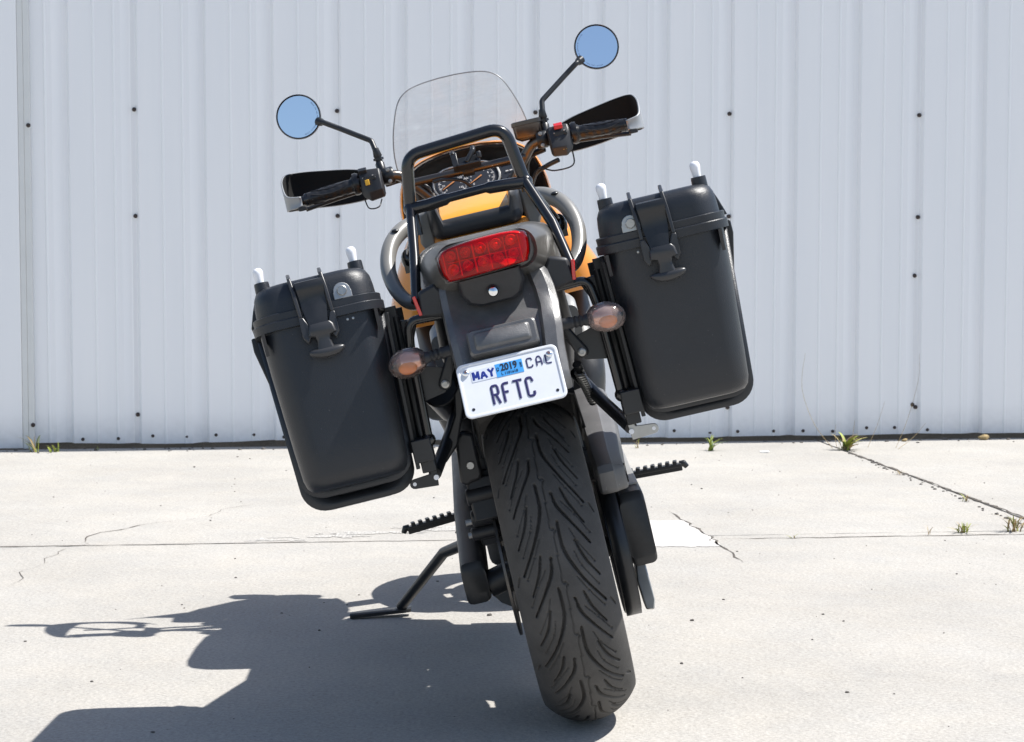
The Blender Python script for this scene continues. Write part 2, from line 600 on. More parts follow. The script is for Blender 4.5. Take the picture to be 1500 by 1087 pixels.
b = new()                                           # crisp end of a painted bar, cut off at the crack
out_ = [(-.10, 2.10), (.2, 2.095), (.5, 2.10), (.49, 2.28), (.458, 2.5), (.445, 2.66), (.2, 2.655), (-.10, 2.65)]
rag = []
rnd = random.Random(21)
for (xa, ya), (xb, yb_) in zip(out_, out_[1:] + out_[:1]):
    n = max(2, int(math.hypot(xb - xa, yb_ - ya) / .012))
    for k in range(n): rag.append((xa + (xb - xa) * k / n + rnd.gauss(0, .002), ya + (yb_ - ya) * k / n + rnd.gauss(0, .0045), .0015))
b.faces.new([b.verts.new(p) for p in rag])
obj('painted_marking', b, 'paint', ground, smooth=0)
b = new()                                           # worn remains of the same paint to the left: cells that have not flaked off
rnd = random.Random(3)
CELL = .011
for iu in range(66):
    for iv in range(18):
        t = iu * CELL
        cx_, cy_ = -.98 + t, 2.225 + t * .42 + (iv - 9) * CELL
        edge = 1 - abs(iv - 9) / 9
        n1 = noise.noise((cx_ * 7, cy_ * 30, 1)) * .5 + noise.noise((cx_ * 30, cy_ * 60, 4)) * .35
        if n1 + edge * .55 - .42 - .25 * (iu < 5) < 0: continue
        h = CELL / 2
        b.faces.new([b.verts.new((cx_ + a * h + rnd.gauss(0, .0012), cy_ + c * h + rnd.gauss(0, .0012), .0015)) for a, c in ((-1, -1), (1, -1), (1, 1), (-1, 1))])
tag(obj('worn_paint', b, 'wornpaint', ground, smooth=0), kind='stuff')

b = new()                                           # grit and pebbles
rnd = random.Random(11)
def pebble(x, y, r):
    n = 6
    t = b.verts.new((x + rnd.uniform(-.2, .2) * r, y, r * rnd.uniform(.7, 1.1)))
    ring = [b.verts.new((x + math.cos(2 * math.pi * i / n) * r * rnd.uniform(.7, 1.25), y + math.sin(2 * math.pi * i / n) * r * rnd.uniform(.7, 1.25), .0005)) for i in range(n)]
    mid = [b.verts.new((x + (v.co.x - x) * .85, y + (v.co.y - y) * .85, r * .6)) for v in ring]
    for i in range(n):
        j = (i + 1) % n
        b.faces.new((ring[i], ring[j], mid[j], mid[i]))
        b.faces.new((mid[i], mid[j], t))
for k in range(330):
    pebble(rnd.uniform(-2.4, 2.4), rnd.uniform(-.5, 4.9), abs(rnd.gauss(.0012, .0014)) + .0008)
for k in range(150):
    q = P2(rnd.uniform(-2.8, 2.8), abs(rnd.gauss(.05, .08)) + .02)
    pebble(q.x, q.y, abs(rnd.gauss(.004, .003)) + .0015)
for k in range(90):
    t = rnd.random()
    pebble(1.36 + t * .19 + rnd.gauss(0, .012), 4.9 - t * 2.5, abs(rnd.gauss(.003, .002)) + .001)
tag(obj('grit', b, 'pebble', smooth=0), 'scattered dark grit and tiny stones lying on the concrete', 'grit', kind='stuff')

# ------------------------------------------------------------------ the metal wall
wall = empty('metal_wall', (-.19, 5.181, 0), (0, 0, R(5.7)))
tag(wall, 'long white ribbed sheet metal wall behind the motorcycle', 'wall')
b = new()
box(b, (-.5, .12, .03), (10.6, .10, .19))
obj('footing', b, 'foundation', wall)
def ztop(u): return 4.1 - .45 * u
PROF = [(0, .023), (.012, .023), (.024, 0)]        # right half of a groove, then the flat with two fine beads
for a in (.130, .218):
    PROF += [(a - .007, 0), (a - .002, -.0035), (a + .002, -.0035), (a + .007, 0)]
PROF += [(.248, 0), (.290, .023), (.300, .023)]
rnd = random.Random(5)
def panel(u0, n_rib, name='wall_panel', dy=0, m='sheet', u_end=None):
    us = []
    for k in range(n_rib):
        for a, d in PROF[:-1]: us.append((u0 + k * .3 + a, d))
    us.append((u0 + n_rib * .3 + .012, .023))          # laps over the next panel's groove
    if u_end: us = [q for q in us if q[0] <= u_end]
    loops = []
    zb = [.022 + .010 * noise.noise((u * 1.7, 3.1, 0)) + .004 * noise.noise((u * 9, 1, 0)) for u, d in us]
    rows = []
    for f in (0, .03, .3, .6, 1):
        rows.append([(u, d + dy + (.004 * noise.noise((u * 6, 7, 2)) if f == 0 else 0) + .0012 * noise.noise((u * 1.1, f * 5, 5)), z0 + (ztop(u) - z0) * f) for (u, d), z0 in zip(us, zb)])
    bb = new()
    grid(bb, rows)
    o = obj(name, bb, m, wall, smooth=25, solid=.0012)
    o.modifiers[0].use_rim = False
    return o
k = 0
u = -2.04
bb = new()
# first panel right of the trim starts part-way between the grooves
panel(-1.605 - .9 + .0, 3, dy=.0)
for k in range(6):
    panel(-1.605 + .9 * k, 3, dy=-.0016 * ((k + 1) % 2) - .0008)
for k in range(3):
    panel(-1.605 - .9 * (k + 2), 3, dy=-.0016 * ((k + 1) % 2))
# proud flat trim with its lap at the left edge of the view
bb = new()
prism(bb, [(-2.075, -.016, .0), (-2.049, -.016, .0), (-2.049, -.016, ztop(-2.05)), (-2.075, -.016, ztop(-2.07))], (0, .03, 0))
prism(bb, [(-2.1, -.018, .004), (-2.0755, -.018, .004), (-2.0755, -.018, ztop(-2.07)), (-2.1, -.018, ztop(-2.1))], (0, .026, 0))
obj('trim_strip', bb, 'sheet2', wall, bevel=.002)
bb = new()
prism(bb, [(-3.0, -.02, .006), (-2.101, -.02, .006), (-2.101, -.02, ztop(-2.1)), (-3.0, -.02, ztop(-3.0))], (0, .024, 0))
obj('wall_panel', bb, 'sheet', wall, bevel=.003)

def screw_mesh(r=.0095):
    q = new()
    lathe(q, [(0, -.008), (r * .55, -.0075), (r * .62, -.003), (r, -.002), (r * 1.05, .004)], (0, 0, 0), 'y', 10)
    me = bpy.data.meshes.new('screw')
    bmesh.ops.recalc_face_normals(q, faces=q.faces)
    q.to_mesh(me)
    q.free()
    me.materials.append(M['screw'])
    return me
SM = screw_mesh()
SM2 = screw_mesh(.0075)
def screw(u, y, z, me=None):
    o = bpy.data.objects.new('screw', me or SM)
    COL.objects.link(o)
    o.parent = wall
    o.location = (u, y, z)
    o.rotation_euler = (0, rnd.random() * 6, 0)
for k in range(-1, 6):
    c = -1.600 + .9 * k
    for z in ((1.511, 1.038, .148) if k % 2 == 0 else (1.511, .762 if k == 4 else 1.04, .155)):
        screw(c, .017, z)
screw(1.988, .017, .765)
screw(1.985, .017, .16)
for k in range(14):
    c = -1.90 + .3 * k
    for du in (-.095, .055):
        uu = c + du + rnd.uniform(-.012, .012)
        if abs(uu + 2.05) < .06 or uu > 2.7: continue
        screw(uu, -.003, .045 + rnd.uniform(-.006, .01), SM2)
screw(-2.056, -.034, 1.435)
screw(-2.056, -.034, .11)

# ------------------------------------------------------------------ weeds
def tuft(name, x, y, h, n, spread, mats, seed, label, lean=(0, 0), wd=.006, group=None):
    r = random.Random(seed)
    bb = new()
    for k in range(n):
        a = r.uniform(0, 6.28)
        hh = h * r.uniform(.45, 1.05)
        sp = spread * r.uniform(.3, 1.1)
        bx, by = x + r.gauss(0, spread * .13), y + r.gauss(0, spread * .13)
        d = Vector((math.cos(a), math.sin(a), 0)) * sp + Vector((*lean, 0))
        side = Vector((-math.sin(a), math.cos(a), 0)) * wd * r.uniform(.6, 1.3)
        rows = []
        for i in range(6):
            t = i / 5
            c = Vector((bx, by, -.003)) + d * (t ** 1.7) + Vector((0, 0, hh * (t - .28 * t ** 3)))
            ww = (1 - t ** 2) * (.55 + t) * .7
            rows.append([c - side * ww, c + Vector((0, 0, -.15 * wd * ww)), c + side * ww])
        grid(bb, rows, mi=r.randrange(len(mats)))
    return tag(obj(name, bb, mats, smooth=60), label, 'weed', group)
W = 'weeds along the wall and joints'
tuft('grass_tuft', -2.20, 4.84, .11, 12, .055, ['grass', 'grassdry', 'grass'], 1, 'yellow green grass tuft at the wall foot, far left by the trim strip', lean=(-.02, 0), wd=.0085, group=W)
tuft('grass_tuft', -2.115, 4.85, .065, 6, .06, ['grassdark', 'grass'], 2, 'broad bladed green sprout just right of the far left grass tuft', lean=(-.02, 0), wd=.010, group=W)
tuft('grass_sprig', -1.94, 4.90, .035, 4, .02, ['grass'], 3, 'tiny pale sprig near the wall between the left tufts and the left pannier', wd=.003, group=W)
tuft('grass_tuft',   .775, 4.86, .105, 16, .06, ['grass', 'grass', 'grassdark'], 4, 'bright green grass tuft below the right pannier at the wall foot', lean=(.015, 0), wd=.007, group=W)
tuft('grass_sprig', .455, 4.98, .06, 6, .05, ['grassdry', 'grass'], 5, 'thin half dry sprig by the wall, right behind the right rack lug', wd=.003, group=W)
tuft('leafy_weed', 1.375, 4.88, .11, 24, .09, ['grass', 'grassdark', 'grass', 'grassdry'], 6, 'largest leafy weed, growing where the slab joint meets the wall', lean=(.03, 0), wd=.013, group=W)
tuft('grass_tuft', 1.475, 2.41, .085, 26, .07, ['grass', 'grassdry'], 7, 'grass tuft at the crossing of the two slab joints at the right edge', wd=.005, group=W)
tuft('grass_tuft', 1.30, 2.385, .050, 22, .06, ['grass', 'grassdry'], 8, 'low green tuft in the cross joint left of the joint crossing', wd=.004, group=W)
tuft('grass_sprig', 1.495, 3.14, .04, 9, .045, ['grassdry', 'grass'], 9, 'small sparse sprig midway along the right slab joint', wd=.0028, group=W)
tuft('grass_sprig', 1.42, 3.95, .035, 8, .05, ['grassdry'], 10, 'dry brown wisps in the right slab joint nearer the wall', wd=.0025, group=W)
tuft('grass_sprig', .74, 2.27, .022, 7, .03, ['grassdry', 'grass'], 12, 'tiny dry sprig in the cross joint right of the painted bar', wd=.0025, group=W)
tuft('grass_sprig', 1.18, 2.34, .05, 4, .03, ['grassdry'], 13, 'thin dry stalks in the cross joint beside the low green tuft', wd=.0022, group=W)
bb = new()                                            # long dry stalks leaning by the wall
for pts in ([(1.335, 4.97, 0), (1.26, 5.0, .10), (1.215, 5.05, .23), (1.21, 5.06, .32), (1.225, 5.07, .42)],
            [(1.50, 5.0, 0), (1.55, 5.04, .10), (1.585, 5.06, .2)],
            [(1.62, 4.97, 0), (1.68, 5.02, .12), (1.735, 5.05, .3), (1.74, 5.06, .42)],
            [(1.62, 4.92, 0), (1.7, 4.97, .05), (1.76, 5.0, .11)],
            [(1.43, 5.02, 0), (1.44, 5.04, .06), (1.45, 5.05, .12)], [(1.36, 5.0, 0), (1.355, 5.02, .05), (1.36, 5.03, .1)]):
    p = smoothpath(pts, 4)
    tube(bb, p, [.0011 * (1 - .6 * i / len(p)) for i in range(len(p))], 4)
tag(obj('dry_stalks', bb, 'grassdry'), 'long thin dry stalks arching up against the wall by the leafy weed', 'weed', W)
for nm, px, lab, sc in (('stone', (2.105, 5.33), 'brown stone lying against the wall base at far right', .024), ('leaf', (1.72, 5.26), 'pale tan dry leaf at the wall base right of the leafy weed', .013)):
    bb = new()
    ball(bb, (px[0], px[1], sc * .5), (sc * 1.2, sc * .7, sc * .5), 10, 6)
    for v in bb.verts: v.co += Vector((noise.noise(v.co * 60), noise.noise(v.co * 50 + Vector((3, 0, 0))), noise.noise(v.co * 55))) * sc * .3
    tag(obj(nm, bb, 'grassdry'), lab, nm)
bb = new()
prism(bb, [(.985, 4.80, .004), (1.02, 4.795, .007), (1.025, 4.77, .004), (.99, 4.775, .002)], (0, 0, .002))
tag(obj('paper_scrap', bb, 'scrap', smooth=0), 'small white paper scrap on the concrete right of the bright green tuft', 'litter')

# ================================================================== the motorcycle (local frame: x right, y forward, z up, contact of the rear tyre at 0)
bike = empty('motorcycle', (0, 0, .003), (0, -LEAN, 0))
tag(bike, 'orange and black touring motorcycle with two black panniers leaning on its side stand', 'motorcycle')
def part(name, bm, m, parent=None, **k): return obj(name, bm, m, parent or bike, **k)
PI2 = 2 * math.pi

# ---- tyres
def tyre(name, parent, yc, zc, Ro, half, Rc, rim_r, grooves=True, period_n=10):
    circ = PI2 * Ro
    NV = 120
    NU1 = 116 if grooves else 10
    vmax = half * 1.20
    v = np.linspace(-vmax, vmax, NV)
    ang = v / Rc
    xc = Rc * np.sin(np.clip(ang, -1.35, 1.35))
    drop = Rc * (1 - np.cos(ang))
    per = circ / period_n
    depth = np.zeros((NU1, NV))
    if grooves:
        uu = np.arange(NU1) / NU1 * per
        U, V = np.meshgrid(uu, v, indexing='ij')
        def seg(pts, wd, dep, taper=True):
            p = np.array([[q.x, q.y] for q in smoothpath([(a / 1000, c / 1000, 0) for a, c in pts], 6)])
            n = len(p) - 1
            for sh in (-per, 0, per, -2 * per):
                dm = np.full(U.shape, 9.)
                for i, (a, c) in enumerate(zip(p, p[1:])):
                    d = c - a
                    t = np.clip(((U - a[0] - sh) * d[0] + (V - a[1]) * d[1]) / (d @ d), 0, 1)
                    dd = np.hypot(U - a[0] - sh - t * d[0], V - a[1] - t * d[1])
                    e = (i + .5) / n
                    k_ = .72 + .28 * math.sin(math.pi * min(1, e * 1.3)) if taper else 1
                    dm = np.minimum(dm, dd / k_)
                f = np.clip((wd / 2 - dm) / (wd * .13) + .5, 0, 1)
                np.maximum(depth, f * dep, out=depth)
        def dot(u_, v_, r):
            for sh in (-per, 0, per):
                f = np.clip((r - np.hypot(U - u_ / 1000 - sh, V - v_ / 1000)) / .0012 + .5, 0, 1)
                np.maximum(depth, f * .0035, out=depth)
        for sg, ph in ((-1, 0), (1, 80)):
            L = lambda l: [(a + ph, sg * c) for a, c in l]
            seg(L([(0, 12), (34, 11), (66, 17), (112, 38), (164, 72)]), .0054, .010)
            seg(L([(141, 13), (168, 18), (198, 35), (246, 66)]), .0050, .010)
            seg(L([(39, 36), (77, 49), (112, 71)]), .0045, .008)
            seg(L([(134, 31), (166, 41), (206, 63)]), .0045, .008)
            seg(L([(166, 84), (184, 93)]), .0042, .004)
            for q in ([(15, 31), (42, 41), (84, 66)], [(58, 31), (86, 39), (128, 64)], [(104, 26), (134, 42), (172, 66)], [(160, 27), (188, 47), (226, 70)]):
                seg(L(q), .0015, .0032, False)
                dot(q[1][0] + ph, sg * q[1][1], .0024)
                dot(q[2][0] + ph, sg * q[2][1], .0024)
        pm = per * 1000
        for o_ in (0, pm / 2):
            seg([(o_, 2), (o_ + pm * .42, -2), (o_ + pm * .455, 1), (o_ + pm * .475, 6), (o_ + pm * .5, 2)], .0018, .0035, False)
            dot(o_ + pm * .46, 2, .0028)
            dot(o_ + pm * .2, 0, .0024)
    depth = np.vstack([depth] * period_n)
    NU = depth.shape[0]
    # crown, then sidewalls down to the rim
    xs = xc[-1]
    dr = drop[-1]
    side = [(xs + .0015, Ro - dr - .006), (xs * .995, Ro - dr - .016), (xs * .96, (Ro - dr) * .55 + rim_r * .45 + .004), (xs * .88, rim_r + .012), (xs * .82, rim_r - .004)]
    a = np.arange(NU) / NU * PI2
    rad = (Ro - drop)[None, :] - depth
    X = np.broadcast_to(xc[None, :], rad.shape)
    nl = len(side)
    X = np.hstack([np.tile([-s[0] for s in reversed(side)], (NU, 1)), X, np.tile([s[0] for s in side], (NU, 1))])
    rad = np.hstack([np.tile([s[1] for s in reversed(side)], (NU, 1)), rad, np.tile([s[1] for s in side], (NU, 1))])
    A = a[:, None]
    # u runs down the back of the tyre
    Y = yc - rad * np.cos(A)
    Z = zc - rad * np.sin(A)
    NT = X.shape[1]
    co = np.stack([X, Y, Z], -1).reshape(-1, 3)
    i0 = np.arange(NU)[:, None] * NT + np.arange(NT - 1)[None, :]
    i1 = ((np.arange(NU) + 1) % NU)[:, None] * NT + np.arange(NT - 1)[None, :]
    F = np.stack([i0, i1, i1 + 1, i0 + 1], -1).reshape(-1, 4)
    me = bpy.data.meshes.new(name)
    me.vertices.add(len(co))
    me.vertices.foreach_set('co', co.ravel())
    me.loops.add(F.size)
    me.loops.foreach_set('vertex_index', F.ravel().astype(np.int32))
    me.polygons.add(len(F))
    me.polygons.foreach_set('loop_start', (np.arange(len(F)) * 4).astype(np.int32))
    me.update(calc_edges=True)
    me.validate()
    return obj(name, me, 'rubber', parent, smooth=180)

def wheel(name, yc, zc, rim_r, hw, spokes):
    b = new()
    lathe(b, [(rim_r - .02, -hw), (rim_r + .006, -hw - .004), (rim_r + .006, -hw + .006), (rim_r - .012, -hw + .02), (rim_r - .03, 0), (rim_r - .012, hw - .02), (rim_r + .006, hw - .006), (rim_r + .006, hw + .004), (rim_r - .02, hw), (rim_r - .04, hw - .03), (rim_r - .045, 0), (rim_r - .04, -hw + .03), (rim_r - .02, -hw)], (0, yc, zc), 'x', 48)
    lathe(b, [(.012, -hw * .8), (.04, -hw * .8), (.045, 0), (.04, hw * .8), (.012, hw * .8)], (0, yc, zc), 'x', 24)
    for k in range(spokes):
        a = PI2 * k / spokes + .3
        d = Vector((0, math.cos(a), math.sin(a)))
        c = Vector((0, yc, zc))
        tube(b, [c + d * .035 + Vector((-.012, 0, 0)), c + d * (rim_r - .04)], [.02, .011], 8)
        tube(b, [c + d * .035 + Vector((.012, 0, 0)), c + d * (rim_r - .04)], [.02, .011], 8)
    return part(name, b, 'frame')
rw = wheel('rear_wheel', 0, .315, .215, .066, 6)
tyre('tyre', rw, 0, .315, .315, .088, .105, .215)
rw.location.y = -.045
fw = wheel('front_wheel', 1.375, .30, .215, .045, 6)
tyre('tyre', fw, 1.375, .30, .30, .060, .070, .215, grooves=False)
b = new()
lathe(b, [(.075, -.106), (.126, -.106), (.126, -.101), (.075, -.101), (.075, -.106)], (0, 0, .315), 'x', 64)
for k in range(6):
    a = PI2 * k / 6
    tube(b, [(-.0975, math.cos(a) * .03, .315 + math.sin(a) * .03), (-.0975, math.cos(a + .3) * .08, .315 + math.sin(a + .3) * .08)], .006, 6)
part('brake_disc', b, 'disc', rw)
b = new()
lathe(b, [(.15, .062), (.188, .062), (.188, .066), (.15, .066), (.15, .062)], (0, 1.375, .30), 'x', 64)
part('brake_disc', b, 'disc', fw)
b = new()                                             # rear belt pulley
lathe(b, [(.03, .100), (.126, .100), (.130, .101), (.130, .103), (.118, .103), (.118, .131), (.128, .132), (.128, .134), (.03, .134), (.03, .100)], (0, 0, .315), 'x', 64)
for k in range(40):
    a = PI2 * k / 40
    box(b, (.117, math.cos(a) * .119, .315 + math.sin(a) * .119), (.026, .004, .006), rot(x=math.degrees(a)))
part('belt_pulley', b, 'satin', rw)
b = new()                                             # drive belt: round the rear pulley and forward to the engine
pth = []
for k in range(25):
    a = R(95 + 170 * k / 24)
    pth.append((math.cos(a) * .134, .315 + math.sin(a) * .134))
pth = [(.56, .40 + .052)] + pth + [(.56, .40 - .052)]
inner = []
rows = []
for (yy, zz) in pth: rows.append([(.1035, yy, zz), (.1325, yy, zz)])
grid(b, rows)
part('drive_belt', b, 'satin', rw, solid=.006)

# ---- swingarm, axle, caliper, guard
b = new()
def beam(bb, x0, x1, secs, r=.012):
    """secs: y, z low, z high"""
    loops = []
    for y, lo, hi, dx in secs:
        q = rrect((x1 - x0) / 2, (hi - lo) / 2, r, 3)
        loops.append([((x0 + x1) / 2 + dx + a, y, (lo + hi) / 2 + c) for a, c in q])
    loft(bb, loops)
beam(b, -.190, -.143, [(-.075, .288, .34, 0), (-.068, .270, .352, 0), (-.03, .264, .362, 0), (.25, .315, .43, 0), (.6, .40, .505, .006), (.68, .40, .49, .02)])
beam(b, .137, .187, [(-.075, .285, .40, 0), (-.066, .270, .415, 0), (-.03, .266, .420, 0), (.25, .315, .44, 0), (.6, .385, .445, .006), (.68, .385, .44, -.02)])
for s in (-1, 1):
    beam(b, .10 * s - .05, .10 * s + .05, [(.42, .39, .45, 0), (.46, .38, .46, 0)])
cyl(b, (-.17, .64, .43), (.17, .64, .43), .03)
swing = part('swingarm', b, 'frame', bevel=0)
b = new()
beam(b, .146, .184, [(-.02, .421, .4235, 0), (.25, .441, .4435, 0), (.6, .446, .4485, .006)], .001)
part('swingarm_sunlit_top', b, 'shroud_sunlit_top', swing)  # pale sheet on the dark beam, sunlight on its top put in as colour
b = new()
cyl(b, (-.145, 0, .295), (-.06, 0, .315), .027, seg=20)
cyl(b, (-.06, 0, .315), (.15, 0, .315), .02, seg=20)
part('axle', b, 'frame', swing, bevel=.002).location.y = -.03
b = new()
prism(b, [(.143, -.02, .275), (.161, -.03, .27), (.163, -.035, .20), (.158, -.045, .183), (.142, -.04, .185), (.138, -.025, .24)], (0, .07, 0))
part('axle_plate', b, 'alu', swing, bevel=.003)
# caliper
b = new()
box(b, (-.113, -.055, .462), (.052, .085, .085), rot(x=-12))
box(b, (-.080, -.055, .455), (.026, .075, .06), rot(x=-12))
box(b, (-.098, -.03, .505), (.075, .05, .025), rot(x=-8))
for dz in (-.02, .022):
    cyl(b, (-.145, -.085, .455 + dz), (-.085, -.085, .455 + dz), .017, seg=14)
cyl(b, (-.152, -.08, .405), (-.095, -.08, .405), .013, seg=12)
box(b, (-.108, -.05, .395), (.06, .06, .03), rot(x=-20))
cal = part('brake_caliper', b, 'plastic', bevel=.004)
b = new()
box(b, (-.082, -.10, .47), (.008, .012, .05))
cyl(b, (-.088, -.103, .488), (-.062, -.103, .488), .0045)
part('brake_pad', b, 'rust', cal)
b = new()
box(b, (-.080, -.098, .415), (.018, .02, .042))
part('caliper_clamp', b, 'alu', cal, bevel=.005)
for z in (.405, .43):
    b = new()
    cyl(b, (-.158, -.085, z), (-.146, -.085, z), .006, seg=8)
    part('caliper_bolt', b, 'alu', cal)
b = new()
tube(b, smoothpath([(-.135, -.06, .505), (-.138, -.062, .54), (-.135, -.05, .60), (-.10, 0, .66), (-.05, .1, .70)], 5), .0055, 8)
part('brake_hose', b, 'satin', cal)
b = new()
prism(b, [(-.140, -.07, .592), (-.126, -.075, .604), (-.104, -.075, .596), (-.104, -.075, .515), (-.112, -.075, .506), (-.128, -.075, .505), (-.138, -.075, .500), (-.150, -.07, .508)], (0, .05, 0))
cg = part('caliper_guard', b, 'plastic', bevel=.006)
b = new()
lathe(b, [(0, -.004), (.007, -.004), (.008, 0)], (-.123, -.1005, .538), 'y', 10)
part('bolt', b, 'alu', cg)
# belt guard on the right
b = new()
gl = []
for (y, z, tilt, xo) in [(-.186, .438, -8, 0), (-.190, .446, -8, 0), (-.196, .478, -4, 0), (-.190, .490, 60, 0), (-.06, .503, 82, .003), (.08, .524, 72, .010), (.20, .560, 70, .016), (.32, .585, 80, .018), (.45, .585, 95, .018), (.56, .555, 108, .018)]:
    ta = R(tilt)
    out = Vector((0, -math.cos(ta), math.sin(ta)))
    row = []
    for x, d in ((.106, -.05), (.1065, -.010), (.110, -.001), (.122, .0015), (.136, 0), (.139, -.003), (.150, -.006), (.156, -.012), (.160, -.05)):
        row.append(Vector((x + xo * (x - .1) / .05, y, z)) + out * d)
    gl.append(row)
grid(b, gl)
part('belt_guard', b, 'guardgrey', smooth=30, solid=.004)
# rear hugger above the tyre
b = new()
rows = []
for k in range(9):
    a = R(111 - 8 * k)
    row = []
    for x, dr in ((-.104, -.06), (-.100, .0), (-.06, .018), (0, .024), (.06, .018), (.100, 0), (.106, -.075)):
        rr = .335 + dr
        row.append((x, math.cos(a) * rr, .315 + math.sin(a) * rr))
    rows.append(row)
grid(b, rows)
part('inner_fender', b, 'plastic', solid=.004)

# ---- main frame, engine, front end (mostly hidden behind the tail, still cast the shadow)
b = new()
for s in (-1, 1):
    tube(b, fillet([(s * .10, .52, .42), (s * .155, .55, .62), (s * .16, .80, .86), (s * .07, 1.05, .95)], .1), [.05] * 0 or .045, 12)
box(b, (0, 1.06, .93), (.11, .10, .20), rot(x=-22))
box(b, (0, .52, .50), (.22, .10, .30))
part('frame', b, 'frame', bevel=.01)
b = new()
box(b, (0, .70, .36), (.30, .42, .24))
cyl(b, (-.17, .76, .36), (.17, .76, .36), .11, seg=28)
cyl(b, (-.155, .58, .38), (.15, .58, .38), .09, seg=28)
eng = part('engine', b, 'engine', bevel=.02, seg=3)
for ya, dy in ((.80, .17), (.64, -.12)):
    b = new()
    for k in range(8):
        t = k / 7
        c = Vector((0, ya + dy * t, .46 + .22 * t))
        box(b, c, (.19 - .02 * (k % 2), .15, .016), rot(x=-math.degrees(math.atan2(dy, .22))))
    part('cylinder', b, 'engine', eng)
b = new()
tube(b, fillet([(-.08, .25, .24), (-.03, .6, .19), (-.03, .92, .20)], .1), [.045, .075, .085] + [.085] * 20 if False else .075, 18, flat=((0, 0, 1), .75))
part('muffler', b, 'frame')
for s in (-1, 1):
    b = new()
    tube(b, fillet([(s * .05, .95, .62), (s * .105, .90, .66), (s * .12, .72, .60)], .05), .02, 10)
    part('exhaust_pipe', b, 'rust')
for s in (-1, 1):
    b = new()
    cyl(b, (s * .098, 1.385, .28), (s * .098, 1.22, .62), .03, seg=16)
    cyl(b, (s * .098, 1.22, .60), (s * .098, 1.01, 1.04), .0235, seg=16)
    part('fork_leg', b, 'frame')
b = new()
rows = []
for k in range(13):
    a = R(40 + 9 * k)
    rows.append([(x, 1.375 + math.cos(a) * (.325 + d), .30 + math.sin(a) * (.325 + d)) for x, d in ((-.07, -.05), (-.068, -.01), (-.045, .012), (0, .02), (.045, .012), (.068, -.01), (.07, -.05))])
grid(b, rows)
part('front_fender', b, 'orange', solid=.004)
# fuel cover / side pods in orange
for s in (-1, 1):
    b = new()
    loops = []
    prof = smoothpath([(.06, .80, 0), (.16, .795, 0), (.225, .80, 0), (.231, .83, 0), (.207, .893, 0), (.178, .952, 0), (.150, .992, 0), (.115, 1.015, 0), (.06, 1.02, 0)], 4)
    for y, k in ((.47, .74), (.485, .93), (.51, 1.02), (.56, 1.07), (.70, 1.09), (.82, 1.06), (.92, .9), (.98, .6)):
        loops.append([(s * (.06 + (p.x - .06) * k), y, .80 + (p.y - .80) * (.5 + .5 * k)) for p in prof])
    loft(b, loops)
    part('side_cover', b, 'orange', smooth=60)
b = new()
loops = []
for y, hw, z0, z1 in [(.48, .08, .84, .90), (.55, .105, .84, .97), (.68, .11, .86, 1.05), (.80, .10, .88, 1.06), (.88, .08, .9, 1.0)]:
    loops.append([(a, y, (z0 + z1) / 2 + c) for a, c in rrect(hw, (z1 - z0) / 2, .05, 5)])
loft(b, loops)
part('tank_cover', b, 'orange', smooth=60)
for s in (-1, 1):                                     # dark air scoops below the covers
    b = new()
    loops = []
    for y, x0, x1, z0, z1 in [(.60, .07, .12, .60, .74), (.66, .06, .145, .54, .78), (.84, .06, .150, .50, .78), (1.0, .05, .12, .54, .74)]:
        loops.append([(s * ((x0 + x1) / 2 + a), y, (z0 + z1) / 2 + c) for a, c in rrect((x1 - x0) / 2, (z1 - z0) / 2, .03, 4)])
    loft(b, loops)
    part('air_scoop', b, 'plastic')
b = new()
loops = []
for y, hw, z0, z1 in [(-.02, .10, .86, .945), (.05, .125, .84, .945), (.2, .125, .80, .90), (.35, .11, .80, .87), (.50, .09, .82, .88)]:
    loops.append([(a, y, (z0 + z1) / 2 + c) for a, c in rrect(hw, (z1 - z0) / 2, .035, 5)])
loft(b, loops)
part('seat', b, 'plastic', smooth=50)

# ---- tail: housing, orange body strip, hump with yellow top
b = new()
def tail_loop(y, hw, z0, z1, r, lean_=0): return [(a, y + lean_ * c, (z0 + z1) / 2 + c) for a, c in rrect(hw, (z1 - z0) / 2, r, 6)]
loft(b, [tail_loop(-.392, .082, .890, .950, .028), tail_loop(-.400, .088, .8865, .9555, .03), tail_loop(-.385, .093, .882, .960, .032), tail_loop(-.34, .106, .870, .963, .035),
         tail_loop(-.27, .120, .862, .964, .04), tail_loop(-.18, .134, .858, .961, .04), tail_loop(-.05, .135, .860, .955, .04), tail_loop(.03, .125, .865, .95, .04)])
tail = part('tail_housing', b, 'greyplastic', smooth=50)
b = new()
loft(b, [[(a, y, (z0 + z1) / 2 + c) for a, c in rrect(hw, (z1 - z0) / 2, .012, 4)] for y, hw, z0, z1 in [(-.122, .075, .955, .965), (-.105, .088, .95, .970), (-.08, .092, .95, .978), (.12, .095, .93, .975)]])
part('tail_body', b, 'orange', smooth=50)
